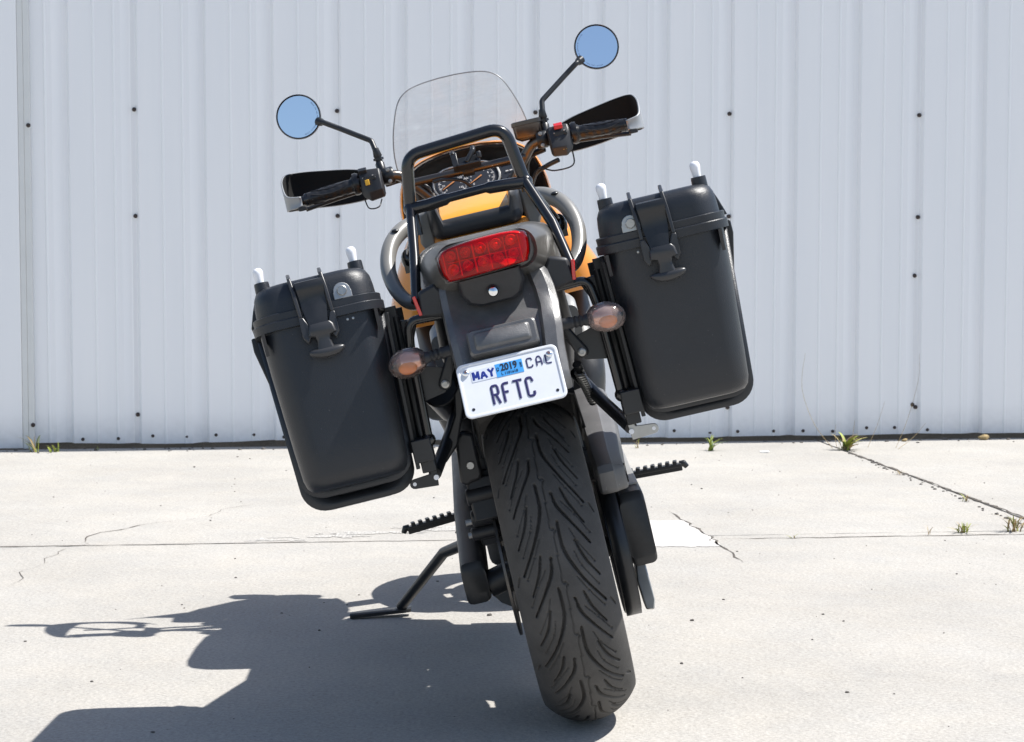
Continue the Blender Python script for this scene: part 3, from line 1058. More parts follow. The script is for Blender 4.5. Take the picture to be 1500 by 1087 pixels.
# black bolster, U shaped, with the sunlit yellow top panel between its arms
b = new()
loops = []
for x, y0, y1, z0, z1 in [(-.094, -.09, .12, .985, 1.030), (-.086, -.115, .13, .972, 1.036), (-.076, -.125, .13, .967, 1.036)]:
    loops.append([(x, (y0 + y1) / 2 + a, (z0 + z1) / 2 + c) for a, c in rrect((y1 - y0) / 2, (z1 - z0) / 2, .016, 4)])
for x in (-.068, -.05, 0, .045, .060):
    loops.append([(x, -.068 + a, .985 + c - .002 * 0) for a, c in rrect(.058, .018, .014, 4)])
for x, y0, y1, z0, z1 in [(.068, -.125, .13, .967, 1.033), (.078, -.115, .13, .972, 1.033), (.086, -.09, .12, .985, 1.027)]:
    loops.append([(x, (y0 + y1) / 2 + a, (z0 + z1) / 2 + c) for a, c in rrect((y1 - y0) / 2, (z1 - z0) / 2, .016, 4)])
loft(b, loops)
hump = part('seat_bolster', b, 'plastic', smooth=55)
b = new()
grid(b, [[(x * .068 + (-.004), y, z + .004 * (1 - x * x)) for x in (-1, -.97, -.8, -.4, 0, .4, .8, .97, 1)] for y, z in ((-.085, .992), (-.075, 1.001), (-.04, 1.012), (.02, 1.026), (.08, 1.036), (.12, 1.04))])
part('yellow_panel', b, 'yellow', hump, solid=.004)
for s, x in ((-1, -.101), (1, .092)):
    b = new()
    box(b, (x, .02, 1.0), (.012, .10, .055))
    cyl(b, (x - .012, -.02, 1.012), (x + .012, -.02, 1.012), .012, seg=14)
    box(b, (x, -.03, .975), (.018, .04, .03))
    part('hinge_bracket', b, 'satin', hump, bevel=.003)
for s in (-1, 1):
    b = new()
    prism(b, [(s * .084, .0, 1.032), (s * .112, .0, 1.024), (s * .118, .0, .97), (s * .104, .0, .94), (s * .088, .0, .962)], (0, .16, 0))
    part('tail_bracket', b, 'railgrey', bevel=.006)

# tail light
b = new()
LIGHT = [(-.086, .936), (-.072, .9475), (-.03, .9535), (.03, .9555), (.065, .9515), (.076, .942), (.0755, .918), (.069, .902), (.055, .8955), (-.065, .8905), (-.078, .8965), (-.084, .91)]
def light_loop(k, y, dz=0):
    cx, cz = -.006, .924
    pts = smoothpath([(x, z, 0) for x, z in LIGHT + LIGHT[:1]], 4)[:-1]
    return [(cx + (p.x - cx) * k, y - .10 * (p.y - cz) * 0 + .012 * ((p.x - cx) / .08) ** 2, cz + (p.y - cz) * k + dz) for p in pts]
loft(b, [light_loop(1.02, -.398), light_loop(1.02, -.410), light_loop(1.0, -.424), light_loop(.965, -.436), light_loop(.91, -.443), light_loop(.82, -.4455), light_loop(.5, -.4465), light_loop(.1, -.447)], (False, True))
tl = part('tail_light', b, 'lens_red', smooth=60)
b = new()
loft(b, [light_loop(1.05, -.396), light_loop(1.05, -.407), light_loop(1.02, -.408)], (True, False))
part('light_rim', b, 'greyplastic', tl, smooth=50)
b = new()
loft(b, [light_loop(.985, -.408), light_loop(.9, -.413), light_loop(.1, -.4135)], (False, True))
part('light_back', b, 'led_dark', tl, smooth=50)
LX = [-.062, -.036, -.009, .019, .046]
for i, x in enumerate(LX):
    for j, z in enumerate((.911, .934)):
        b = new()
        yo = -.4145 + .012 * (x / .08) ** 2
        lathe(b, [(.0105, .0005), (.0095, -.003), (.008, -.001), (.005, .0), (.004, -.003), (.0015, -.005), (0, -.0052)], (x, yo, z + .001 * i), 'y', 20)
        part('led_reflector', b, 'led_red', tl)
b = new()
for x in (-.075, -.049, -.022, .005, .0325, .059):
    box(b, (x, -.421 + .012 * (x / .08) ** 2, .922), (.0016 if x != -.022 else .003, .010, .050 if abs(x) < .07 else .036))
for i in range(1):
    box(b, (-.005, -.419, .9225), (.128, .006, .0012))
part('light_divider', b, 'led_bright', tl)

# undertail / plate holder
b = new()
def ut(z, y, hl, hr, bulge=0):
    return [(-hl, y + .03, z), (-hl + .004, y + .006, z), (-hl + .014, y, z), (-hl + .03, y + .006, z), (-.03, y + .010 - bulge, z), (.03, y + .010 - bulge, z), (hr - .036, y + .008, z), (hr - .030, y - .004, z), (hr - .012, y - .004, z), (hr - .002, y + .006, z), (hr, y + .03, z)]
rows = [ut(.892, -.345, .098, .086), ut(.872, -.352, .100, .098), ut(.845, -.368, .100, .102), ut(.815, -.385, .099, .103), ut(.808, -.398, .099, .102), ut(.775, -.418, .098, .099), ut(.745, -.430, .097, .095), ut(.70, -.452, .095, .092), ut(.668, -.466, .093, .090)]
grid(b, rows)
und = part('undertail', b, 'dusty', smooth=35, solid=.005)
b = new()                                             # rounded boss under the light, with the chrome lock
bl = [(-.062, .890), (.052, .893), (.054, .868), (.046, .846), (.03, .838), (-.03, .837), (-.05, .844), (-.060, .862)]
def bloop(k, y): return [(-.004 + (x + .004) * k, y + .25 * (.86 - z), .865 + (z - .865) * k) for x, z in bl]
loft(b, [bloop(1.04, -.355), bloop(1.02, -.384), bloop(.97, -.393), bloop(.88, -.3985), bloop(.5, -.400)], (False, True))
part('tail_boss', b, 'plastic', und, smooth=40)
b = new()
lathe(b, [(.0115, 0), (.0115, -.006), (.0095, -.007), (.0092, -.004)], (-.004, -.4005, .858), 'y', 24)
part('lock_ring', b, 'satin', und)
b = new()
lathe(b, [(.009, -.003), (.008, -.0055), (.004, -.0075), (0, -.008)], (-.004, -.4005, .858), 'y', 24)
part('lock_cap', b, 'chrome', und)
b = new()                                             # moulded block above the plate
T = rot(x=-24)
def blk(hx, hz, r, d): return [Vector((-.006, -.425, .776)) + T @ Vector((a, d, c)) for a, c in rrect(hx, hz, r, 5)]
loft(b, [blk(.062, .0245, .008, .012), blk(.0615, .024, .008, -.006), blk(.058, .021, .008, -.010), blk(.050, .0165, .006, -.010), blk(.047, .0145, .006, -.015), blk(.044, .012, .006, -.017)], (False, True))
part('moulded_block', b, 'dusty', und, smooth=40)
for s, x in ((-1, -.120), (1, .122)):                 # black side lugs with the narrow red reflectors
    b = new()
    prism(b, [(x - .018 * s, 0, .895), (x + .016 * s, 0, .885), (x + .022 * s, 0, .84), (x - .03 * s, 0, .832), (x - .04 * s, 0, .86)], (0, .09, 0))
    for v in b.verts: v.co.y += -.30
    lug = part('rack_mount', b, 'plastic', bevel=.006)
    b = new()
    box(b, (x + .0205 * s, -.346, .862), (.006, .006, .036), rot(y=8 * s))
    box(b, (x + .0225 * s, -.30, .862), (.004, .085, .034), rot(y=8 * s))
    part('side_reflector', b, 'reflector', lug, bevel=.001)

# licence plate
PL = Vector((-.0085, -.470, .7025))
PT = rot(x=-30)
def pp(x, z, d=0): return PL + PT @ Vector((x, -d, z))      # plate frame: x right, z up, d proud
PM = Matrix.Translation(PL) @ (PT @ rot(x=90)).to_4x4()       # text frame
hx, hz = .089, .052
b = new()
loft(b, [[pp(a, c, d) for a, c in rrect(hx - i, hz - i, r_, 6)] for i, r_, d in ((0, .012, -.001), (0, .012, .001), (.0012, .011, .0022), (.0045, .009, .0022), (.006, .008, .0006), (.02, .004, .0006))])
plate = part('license_plate', b, 'plate', smooth=30)
def stroke(name, strokes, x, z, hgt, wid, th, m='navy', rise=.6):
    bb = new()
    for st in strokes:
        q = fillet([pp(x + a * wid, z + c * hgt, .0012) for a, c in st], wid * .42, 4) if len(st) > 2 else [pp(x + a * wid, z + c * hgt, .0012) for a, c in st]
        nrm = PT @ Vector((0, -1, 0))
        tube(bb, q, th / 2, 8, flat=(nrm, rise))
    return part(name, bb, m, plate, smooth=50)
GL = {'R': [[(-.5, -.5), (-.5, .5), (.3, .5), (.5, .42), (.5, .08), (.3, 0), (-.5, 0)], [(.05, 0), (.5, -.5)]],
      'F': [[(-.5, -.5), (-.5, .5), (.5, .5)], [(-.5, .03), (.3, .03)]],
      'T': [[(-.55, .5), (.55, .5)], [(0, .5), (0, -.5)]],
      'C': [[(.5, .27), (.5, .4), (.3, .5), (-.3, .5), (-.5, .4), (-.5, -.4), (-.3, -.5), (.3, -.5), (.5, -.4), (.5, -.27)]],
      'A': [[(-.5, -.5), (-.46, .25), (-.2, .5), (.2, .5), (.46, .25), (.5, -.5)], [(-.48, -.12), (.48, -.12)]],
      'L': [[(-.5, .5), (-.5, -.5), (.5, -.5)]]}
ZS = 1.155
for ch, x in (('R', -.031), ('F', -.0115), ('T', .0095), ('C', .0295)):
    stroke('plate_letter', GL[ch], x, -.018, .0345, .0108 if ch != 'T' else .0145, .0047, rise=.3)
for ch, x in (('C', .0375), ('A', .054), ('L', .0705)):
    stroke('plate_letter', GL[ch], x, .0265, .0172, .0090, .0026, rise=.3)
b = new()
prism(b, [pp(x, z, .0009) for x, z in ((-.0655, .014), (-.0225, .014), (-.0225, .0365), (-.0655, .0365))], PT @ Vector((0, -.0006, 0)))
part('month_sticker', b, 'stickerwhite', plate, smooth=0)
b = new()
prism(b, [pp(x, z, .0009) for x, z in ((-.0222, .013), (.0255, .013), (.0255, .038), (-.0222, .038))], PT @ Vector((0, -.0008, 0)))
part('year_sticker', b, 'sticker', plate, smooth=0)
def ptext(s, x, z, size, m, sx=1, off=0, rz=0):
    return place_text('lettering', s, size, m, plate, PM @ Matrix.Translation((x, z, .0016)) @ Matrix.Rotation(rz, 4, 'Z'), sx, off, .0002)
GL['M'] = [[(-.5, -.5), (-.5, .5)], [(-.46, .45), (0, -.4), (.46, .45)], [(.5, .5), (.5, -.5)]]
GL['a'] = [[(-.55, -.5), (0, .5), (.55, -.5)], [(-.34, -.18), (.34, -.18)]]
GL['Y'] = [[(-.55, .5), (0, 0), (.55, .5)], [(0, .02), (0, -.5)]]
for ch, x in (('M', -.0575), ('a', -.0437), ('Y', -.0305)):
    stroke('month_letter', GL[ch], x, .0252, .0158, .0088, .0044, 'mayblue', .12)
ptext('2019', .0012, .0292, .0185, 'ink', .80, .0005)
ptext('L 1101618', .001, .0178, .0072, 'ink', .95)
ptext('CA', -.0185, .0275, .0066, 'ink', .9, 0, R(-90))
ptext('2019', .0222, .0275, .0052, 'ink', .9, 0, R(-90))
for x, z in ((-.0735, .034), (.0735, .034)):
    b = new()
    q = [pp(x, z, 0) for _ in range(1)][0]
    nrm = PT @ Vector((0, -1, 0))
    prof = [(.0062, .001), (.006, .003), (.0045, .0048), (.002, .0056), (.0001, .0058)]
    ax = [PT @ Vector((1, 0, 0)), PT @ Vector((0, 0, 1))]
    loft(b, [[q + nrm * d + (ax[0] * math.cos(PI2 * i / 16) + ax[1] * math.sin(PI2 * i / 16)) * r_ for i in range(16)] for r_, d in prof])
    sc = part('plate_screw', b, 'chrome', plate)
    b = new()
    for a in (20, 110):
        d = ax[0] * math.cos(R(a)) + ax[1] * math.sin(R(a))
        e = ax[0] * -math.sin(R(a)) + ax[1] * math.cos(R(a))
        prism(b, [q + nrm * .0059 + d * .0026 + e * .0007, q + nrm * .0059 - d * .0026 + e * .0007, q + nrm * .0059 - d * .0026 - e * .0007, q + nrm * .0059 + d * .0026 - e * .0007], nrm * (.0006 + .00005 * a / 20))
    part('screw_slot', b, 'rust', plate, smooth=0)
for x, z in ((-.0735, -.036), (.0735, -.036)):
    b = new()
    lathe_c = [pp(x, z, .0009)]
    loft(b, [[pp(x + .0028 * math.cos(PI2 * i / 14), z + .0028 * math.sin(PI2 * i / 14), d) for i in range(14)] for d in (.0002, .0011)])
    part('plate_hole', b, 'ink', plate, smooth=0)

# turn signals
for s in (-1, 1):
    c = Vector((s * .178, -.375, .769))
    b = new()
    loops = []
    n = 20
    for t, ry, rz in [(-.034, .0, .0), (-.0335, .006, .0055), (-.030, .016, .014), (-.022, .025, .0215), (-.010, .031, .026), (.002, .033, .0275), (.014, .031, .0255), (.024, .0255, .021), (.031, .017, .0145), (.0345, .008, .007), (.0355, .0005, .0005)]:
        loops.append([(c.x + s * t, c.y + max(ry, .0003) * math.cos(PI2 * i / n), c.z + max(rz, .0003) * math.sin(PI2 * i / n) - .06 * t) for i in range(n)])
    loft(b, loops)
    sig = part('turn_signal', b, 'lens_smoke', smooth=70)
    b = new()
    loft(b, [[(c.x + s * t, c.y + .006 + r_ * 1.05 * math.cos(PI2 * i / n), c.z + r_ * .86 * math.sin(PI2 * i / n)) for i in range(n)] for t, r_ in ((-.027, .008), (-.022, .017), (.0, .024), (.012, .022), (.02, .012))])
    part('lamp_reflector', b, 'housing', sig)
    b = new()
    ball(b, (c.x + s * .002, c.y - .012, c.z - .008), (.017, .012, .012))
    part('bulb', b, 'amber', sig)
    b = new()
    pth, rr = [], []
    for k in range(14):
        t = k / 13
        pth.append((s * (.092 + .054 * t), -.375, .774 - .003 * t))
        rr.append(.0105 if not (.42 < t < .92) else (.0088 if k % 2 else .0112))
    tube(b, pth, rr, 14)
    lathe(b, [(.0, s * .145), (.0115, s * .145), (.0125, s * .150), (0, s * .151)], (0, -.375, .771), 'x', 16)
    part('signal_stalk', b, 'plastic', sig)
    b = new()
    lathe(b, [(.0038, 0), (.0038, -.003), (0, -.0035)], (c.x + s * .027, c.y - .0185, c.z - .001), 'y', 12)
    part('lens_screw', b, 'satin', sig)

# luggage hoop with cross bar and braces
b = new()
tube(b, fillet([(-.119, -.145, .985), (-.1185, -.145, 1.045), (-.104, -.15, 1.133), (.084, -.15, 1.145), (.099, -.145, 1.040), (.102, -.145, 1.02)], .034, 9), .0118, 14)
hoop = part('luggage_hoop', b, 'gloss', smooth=60)
b = new()
tube(b, [(-.119, -.15, 1.036), (-.085, -.156, 1.036), (-.052, -.156, 1.039), (-.045, -.156, 1.040), (.024, -.156, 1.042), (.032, -.156, 1.041), (.066, -.156, 1.039), (.100, -.15, 1.036)], [.0115, .0115, .0115, .0085, .0085, .0115, .0115, .0115], 12)
for x, z in ((-.119, 1.036), (.100, 1.037)):
    ball(b, (x, -.147, z), .0145, 12, 8)
part('cross_bar', b, 'gloss', hoop, smooth=60)
for s, xa, za in ((-1, -.119, 1.036), (1, .100, 1.037)):
    b = new()
    tube(b, [(xa, -.152, za), (s * .130, -.215, .95), (s * .143, -.285, .868)], .0098, 12)
    part('rear_brace', b, 'gloss', hoop, smooth=60)
    b = new()
    tube(b, fillet([(xa + s * .002, -.14, za - .005), (s * .128, -.06, .985), (s * .146, .0, .955), (s * .152, .02, .945)], .05, 6), [.0085] * 0 or .0088, 10)
    ball(b, (s * .150, .012, .945), (.016, .02, .022), 12, 8)
    box(b, (s * .150, .012, .935), (.024, .03, .03))
    part('front_brace', b, 'gloss', hoop, smooth=60)

# grab rails
for s in (-1, 1):
    b = new()
    k_ = .955 if s < 0 else .90
    pth = smoothpath([(s * k_ * x_, y_, z_) for x_, y_, z_ in ((.085, .13, 1.005), (.115, .09, 1.012), (.155, .05, 1.006), (.187, .01, .980), (.201, -.03, .938), (.193, -.07, .895), (.170, -.11, .866), (.138, -.15, .862))], 6)
    n = len(pth)
    tube(b, pth, [.0178 - .0050 * (i / n) for i in range(n)], 16)
    gr = part('grab_rail', b, 'railgrey', smooth=70)
    b = new()
    ball(b, (s * k_ * .172, .018, 1.006), (.008, .008, .004), 10, 6)
    part('rail_screw', b, 'satin', gr)

# ---- panniers
def pannier(cx, inner):
    """inner: +1 when the bike is to the right of the case"""
    yb, yf = -.365, .085
    yc, hy = (yb + yf) / 2, (yf - yb) / 2
    def rl(hx, h, z, r, sk=0): return [(cx + a, yc + c, z) for a, c in rrect(hx, h, r, 8)]
    b = new()
    loft(b, [rl(.074, hy - .032, .583, .03), rl(.084, hy - .016, .586, .035), rl(.091, hy - .007, .594, .040), rl(.095, hy - .002, .608, .042), rl(.0985, hy, .66, .043), rl(.106, hy + .002, .80, .043), rl(.109, hy + .003, .87, .043), rl(.109, hy + .003, .884, .043)])
    pn = part('pannier', b, 'case', smooth=60)
    b = new()
    loft(b, [rl(.110, hy + .004, .874, .044), rl(.119, hy + .011, .8745, .05), rl(.1195, hy + .0115, .889, .05), rl(.1185, hy + .0105, .8905, .05), rl(.116, hy + .008, .891, .049), rl(.1165, hy + .0085, .903, .049), rl(.115, hy + .007, .9045, .049), rl(.109, hy + .003, .9046, .046)], (False, False))
    part('seam_band', b, 'case', pn, smooth=35)
    b = new()
    loft(b, [rl(.1095, hy + .003, .90, .046), rl(.108, hy + .002, .925, .046), rl(.106, hy, .94, .046), rl(.101, hy - .005, .951, .045), rl(.093, hy - .013, .957, .042), rl(.08, hy - .026, .9595, .035), rl(.04, hy - .06, .960, .02)])
    part('lid', b, 'case', pn, smooth=60)
    # two U-shaped rims round the sides and the bottom, the second one lower
    for y, dz, o, th in ((-.288, .0, .010, .016), (-.225, -.021, .012, .018)):
        b = new()
        def ring(off, zb):
            pts = []
            tx, bx = .106 + off, .0935 + off
            r = .045
            pts.append((-tx, .872))
            for k in range(9):
                a = R(180 + 90 * k / 8)
                pts.append((-bx + r + r * math.cos(a), zb + r + r * math.sin(a)))
            for k in range(9):
                a = R(270 + 90 * k / 8)
                pts.append((bx - r + r * math.cos(a), zb + r + r * math.sin(a)))
            pts.append((tx, .872))
            return pts
        i_, o_ = ring(-.02, .592 + dz), ring(o, .573 + dz)
        for yy0, yy1, A, B in ((y - th / 2, y + th / 2, i_, o_),):
            ff = [[(cx + p[0], yy0 + .004, p[1]) for p in A], [(cx + p[0] * .995, yy0, p[1]) for p in ring(o - .005, .578 + dz)], [(cx + p[0], yy0 + .004, p[1]) for p in B], [(cx + p[0], yy1 - .004, p[1]) for p in B], [(cx + p[0], yy1, p[1]) for p in A]]
            grid(b, ff)
        part('case_rim', b, 'case', pn, smooth=50, solid=.002)
    b = new()                                          # deeper shell between the rims and the front
    loft(b, [[(cx + a, y, zc_ + c) for a, c in rrect(hx_, hz_, .04, 6)] for y, hx_, zc_, hz_ in ((-.28, .092, .72, .130), (-.235, .094, .72, .134), (-.22, .098, .71, .150), (.05, .098, .71, .150), (.085, .09, .71, .14))])
    part('case_shell', b, 'case', pn, smooth=50)
    # little gussets under the band
    for dx in (-.103, .100):
        b = new()
        prism(b, [(cx + dx, yb - .012, .873), (cx + dx, yb + .02, .873), (cx + dx, yb + .006, .835)], (.006, 0, 0))
        part('gusset', b, 'case', pn, smooth=0)
    # latch
    lx = cx - .002 if inner > 0 else cx - .007
    for dx in (-.031, .026):
        b = new()
        prism(b, [(lx + dx - .004, yb + .045, .966), (lx + dx - .004, yb + .03, .973), (lx + dx - .004, yb - .004, .960), (lx + dx - .001, yb - .016, .93), (lx + dx + .001, yb - .020, .885), (lx + dx + .001, yb - .012, .885), (lx + dx - .001, yb - .002, .93), (lx + dx - .003, yb + .02, .955)], (.0065, 0, 0))
        part('latch_rail', b, 'latch', pn, bevel=.0015)
    for dx, e in ((-.031, 1), (.026, -1)):
        b = new()
        x = lx + dx + .001
        prism(b, [(x - .004, yb - .016, .885), (x + .004, yb - .016, .885), (x + .004 + e * .007 * (e > 0), yb - .020, .868), (x + .004 + e * .007 * (e > 0), yb - .020, .848), (x + e * .004, yb - .017, .836), (x - .004 - .007 * (e < 0), yb - .020, .848), (x - .004 - .007 * (e < 0), yb - .020, .868)], (0, .012, 0))
        part('latch_foot', b, 'latch', pn, bevel=.002)
    b = new()
    loops = []
    for z, hw, y in ((.950, .024, yb - .004), (.9475, .025, yb - .014), (.940, .025, yb - .018), (.930, .024, yb - .016), (.923, .023, yb - .012), (.90, .022, yb - .017), (.875, .018, yb - .024), (.862, .016, yb - .027), (.852, .017, yb - .03)):
        loops.append([(lx - .002 + x, y + d, z - .0) for x, d in ((-hw, .012), (-hw, 0), (-hw * .3, -.0015), (hw * .3, -.0015), (hw, 0), (hw, .012))])
    loft(b, loops)
    part('latch_strap', b, 'satin', pn, smooth=45)
    b = new()
    loft(b, [[(lx + .001 + a, yb - .026 + c, z) for a, c in rrect(hw, hd, .005, 3)] for z, hw, hd in ((.868, .018, .006), (.862, .023, .008), (.848, .025, .009), (.845, .014, .008), (.836, .012, .008), (.826, .014, .009), (.820, .016, .009))])
    n = 18
    loops = []
    for t in [-1, -.985, -.93, -.8, -.6, -.35, 0, .35, .6, .8, .93, .985, 1]:
        rr = math.sqrt(max(0, 1 - abs(t) ** 2.4)) * .0095 + .0003
        loops.append([(lx + .002 + .032 * t, yb - .028 + rr * 1.1 * math.cos(PI2 * i / n), .8145 + rr * math.sin(PI2 * i / n) - .004 * t * t * -1) for i in range(n)])
    loft(b, loops)
    part('latch_handle', b, 'latch', pn, smooth=50)
    # lock plate
    kx = cx + inner * .050
    b = new()
    q = [(-.0165, .904), (.0165, .904), (.0165, .916)] + [(.0155 * math.cos(R(a)), .9175 + .0155 * math.sin(R(a))) for a in range(0, 181, 20)] + [(-.0165, .916)]
    b2 = [(kx + x, yb - .004 + .08 * (z - .904), z) for x, z in q]
    prism(b, b2, (0, .006, 0))
    part('lock_plate', b, 'alu', pn, smooth=0, bevel=.001)
    b = new()
    lathe(b, [(.0090, .002), (.0090, -.003), (.0078, -.0042), (.0076, -.003), (.0001, -.003)], (kx, yb - .006, .918), 'y', 24)
    box(b, (kx, yb - .0093, .918), (.002 if inner > 0 else .008, .001, .008 if inner > 0 else .002))
    part('lock_cylinder', b, 'alu', pn)
    for dx in (.0, .010):
        b = new()
        lathe(b, [(.0022, .002), (.0022, -.0015), (0, -.0018)], (kx - .002 * inner + dx, yb - .002, .866), 'y', 10)
        part('rivet', b, 'alu', pn)
    # studs
    for dx in (-.0855, .0855):
        x = cx + dx
        b = new()
        lathe(b, [(.0145, .93), (.0135, .968), (.0130, .9715), (.0, .9715)], (x, -.315, 0), 'z', 20)
        part('stud_base', b, 'case', pn, smooth=40)
        b = new()
        lathe(b, [(.0072, .970), (.0075, .978), (.0092, .988), (.0090, .994), (.006, .9985), (0, 1.0)], (x - .0015, -.315, 0), 'z', 20)
        part('stud_cap', b, 'studcap', pn, smooth=60)
    # flat hinge bracket on the outer side, cover strip on the inner side
    o_ = -inner
    b = new()
    prism(b, [(cx + o_ * .119, -.24, .885), (cx + o_ * .127, -.24, .884), (cx + o_ * .1275, -.24, .86), (cx + o_ * .1135, -.24, .79), (cx + o_ * .106, -.24, .79), (cx + o_ * .108, -.24, .86)], (0, .05, 0))
    part('side_bracket', b, 'satin', pn, bevel=.002)
    b = new()
    prism(b, [(cx + o_ * .104, -.16, .945), (cx + o_ * .112, -.16, .925), (cx + o_ * .122, -.16, .895), (cx + o_ * .108, -.16, .895)], (0, .30, 0))
    part('lid_hinge', b, 'case', pn, bevel=.002)
    return pn
p1 = pannier(-.314, 1)
tag(p1, 'black hard pannier on the left with streaks of sun across its face')
p2 = pannier(.309, -1)
tag(p2, 'black hard pannier on the right with a plain shaded face')

for q_, rx_, rz_ in ((p1, 8.5, 6), (p2, .5, -4)):             # cases turned in their racks; the left is tilted so its face catches sun
    c_ = Vector((-.314 if q_ is p1 else .309, -.35, .78))
    q_.matrix_local = Matrix.Translation(c_) @ rot(x=-rx_, z=rz_).to_4x4() @ Matrix.Translation(-c_)
# ---- pannier racks
for s in (-1, 1):
    b = new()
    prism(b, [(s * .196, 0, .862), (s * .203, 0, .862), (s * .212, 0, .575), (s * .205, 0, .575)], (0, .012, 0))
    for v in b.verts: v.co.y += -.30
    rk = part('pannier_rack', b, 'satin', bevel=.001)
    b = new()
    prism(b, [(s * .184, -.24, .87), (s * .212, -.24, .87), (s * .222, -.24, .60), (s * .192, -.24, .60)], (0, .008, 0))
    part('rack_rail', b, 'satin', rk, bevel=.001)
    b = new()
    prism(b, [(s * .184, -.03, .86), (s * .205, -.03, .86), (s * .212, -.03, .58), (s * .19, -.03, .60)], (0, .02, 0))
    part('rack_rail', b, 'satin', rk, bevel=.001)
    b = new()
    tube(b, fillet([(s * .105, -.30, .836), (s * .165, -.30, .838), (s * .172, -.30, .79), (s * .178, -.30, .63)], .02), .0085, 12)
    ball(b, (s * .179, -.30, .622), .0135, 14, 8)
    part('rack_tube', b, 'gloss', rk, smooth=60)
    b = new()
    tube(b, [(s * .188, -.24, .85), (s * .196, -.24, .61)], .007, 10)
    part('rack_tube', b, 'satin', rk, smooth=60)
    b = new()
    box(b, (s * .193, -.29, .607), (.036, .06, .042))
    box(b, (s * .190, -.27, .575), (.026, .05, .022))
    part('rack_clamp', b, 'satin', rk, bevel=.002)
    b = new()
    prism(b, [(s * .100, -.29, .742), (s * .118, -.29, .742), (s * .172, -.29, .758), (s * .172, -.29, .690), (s * .130, -.29, .698)], (0, .005, 0))
    part('gusset_plate', b, 'satin', rk, bevel=.001)
    b = new()
    prism(b, [(s * .095, -.297, .772), (s * .108, -.297, .772), (s * .139, -.297, .716), (s * .137, -.297, .706), (s * .126, -.297, .701), (s * .117, -.297, .706)], (0, .012, 0))
    part('support_arm', b, 'satin', rk, bevel=.004)
    b = new()
    lathe(b, [(.0075, 0), (.0075, -.003), (.0062, -.004), (.004, -.0042), (.0038, -.0025), (0, -.0025)], (s * .126, -.303, .7135), 'y', 12)
    part('rack_bolt', b, 'alu', rk)
    b = new()                                          # long arm down to the lug and the silver tab
    tube(b, [(s * .115, .02, .655), (s * .15, -.10, .60), (s * .184, -.26, .555)], .012, 10, flat=((0, 1, 0), 1))
    part('lower_arm', b, 'satin', rk, smooth=60)
    b = new()
    q = [(s * .176, -.285, .585), (s * .186, -.285, .585), (s * .190, -.285, .560), (s * .222, -.285, .557)] + [(s * (.222 + .009 * math.cos(R(a))), -.285, .548 + .009 * math.sin(R(a))) for a in (60, 30, 0, -30, -60, -90)] + [(s * .180, -.285, .536)]
    prism(b, q, (0, .006, 0))
    part('rack_lug', b, 'alu' if s > 0 else 'satin', rk, bevel=.001)
    b = new()
    lathe(b, [(.0035, 0), (.0035, -.0006), (0, -.0006)], (s * .222, -.288, .548), 'y', 12)
    lathe(b, [(.005, 0), (.005, -.006), (0, -.006)], (s * .181, -.289, .552), 'y', 8)
    part('lug_bolt', b, 'studcap', rk)

# shock, exhaust can and loose bits seen between rack and wheel
b = new()
tube(b, [(.118, -.10, .68), (.135, -.02, .595)], .009, 10)
sp = part('shock_absorber', b, 'satin')
b = new()
pts = []
for k in range(14 * 10 + 1):
    t = k / 140
    a = PI2 * t * 14
    c = Vector((.119, -.10, .665)).lerp(Vector((.134, -.05, .60)), t)
    pts.append(c + Vector((math.cos(a) * .0085, math.sin(a) * .0085, .003 * math.sin(a))))
tube(b, pts, .0022, 5)
part('coil_spring', b, 'alu', sp, smooth=60)
b = new()
cyl(b, (-.150, -.02, .688), (-.135, .12, .64), .036, seg=24)
part('remote_reservoir', b, 'satin', bevel=.004)
b = new()
cyl(b, (-.165, .16, .655), (-.13, .46, .63), .042, .05, seg=24)
part('air_duct', b, 'alu', bevel=.003)
b = new()
prism(b, [(-.105, -.12, .70), (-.122, -.12, .68), (-.130, -.12, .64), (-.160, -.12, .59), (-.166, -.12, .555), (-.135, -.12, .585), (-.110, -.12, .65)], (0, .02, 0))
part('hose_guard', b, 'satin', bevel=.004)
for s in (-1, 1):
    b = new()
    tube(b, fillet([(s * .11, -.02, .86), (s * .12, .12, .74), (s * .10, .45, .60)], .08), .018, 10)
    part('subframe', b, 'frame', bevel=.003)
for s in (-1, 1):
    b = new()
    prism(b, [(s * .098, .02, .84), (s * .098, .55, .86), (s * .098, .58, .60), (s * .098, .30, .56), (s * .098, .04, .66)], (.02, 0, 0))
    part('shadow_fill_panel', b, 'plastic', bevel=.005)  # added under the seat to close gaps in the bike's cast shadow
    b = new()
    prism(b, [(s * .150, -.23, .838), (s * .196, -.23, .842), (s * .200, -.23, .79), (s * .166, -.23, .80)], (0, .012, 0))
    part('rack_crossplate', b, 'satin', bevel=.002)
b = new()
box(b, (0, -.06, .76), (.19, .44, .14))
part('battery_tray', b, 'plastic', bevel=.01)
for s in (-1, 1):                                      # cream coloured engine shroud glimpsed past the rack
    b = new()
    loft(b, [[(s * .128 + a, y, .745 + c) for a, c in rrect(.026, hz_, .015, 4)] for y, hz_ in ((.20, .035), (.23, .055), (.44, .055), (.48, .035))])
    part('engine_shroud', b, 'shroud_sunlit_top', smooth=50)

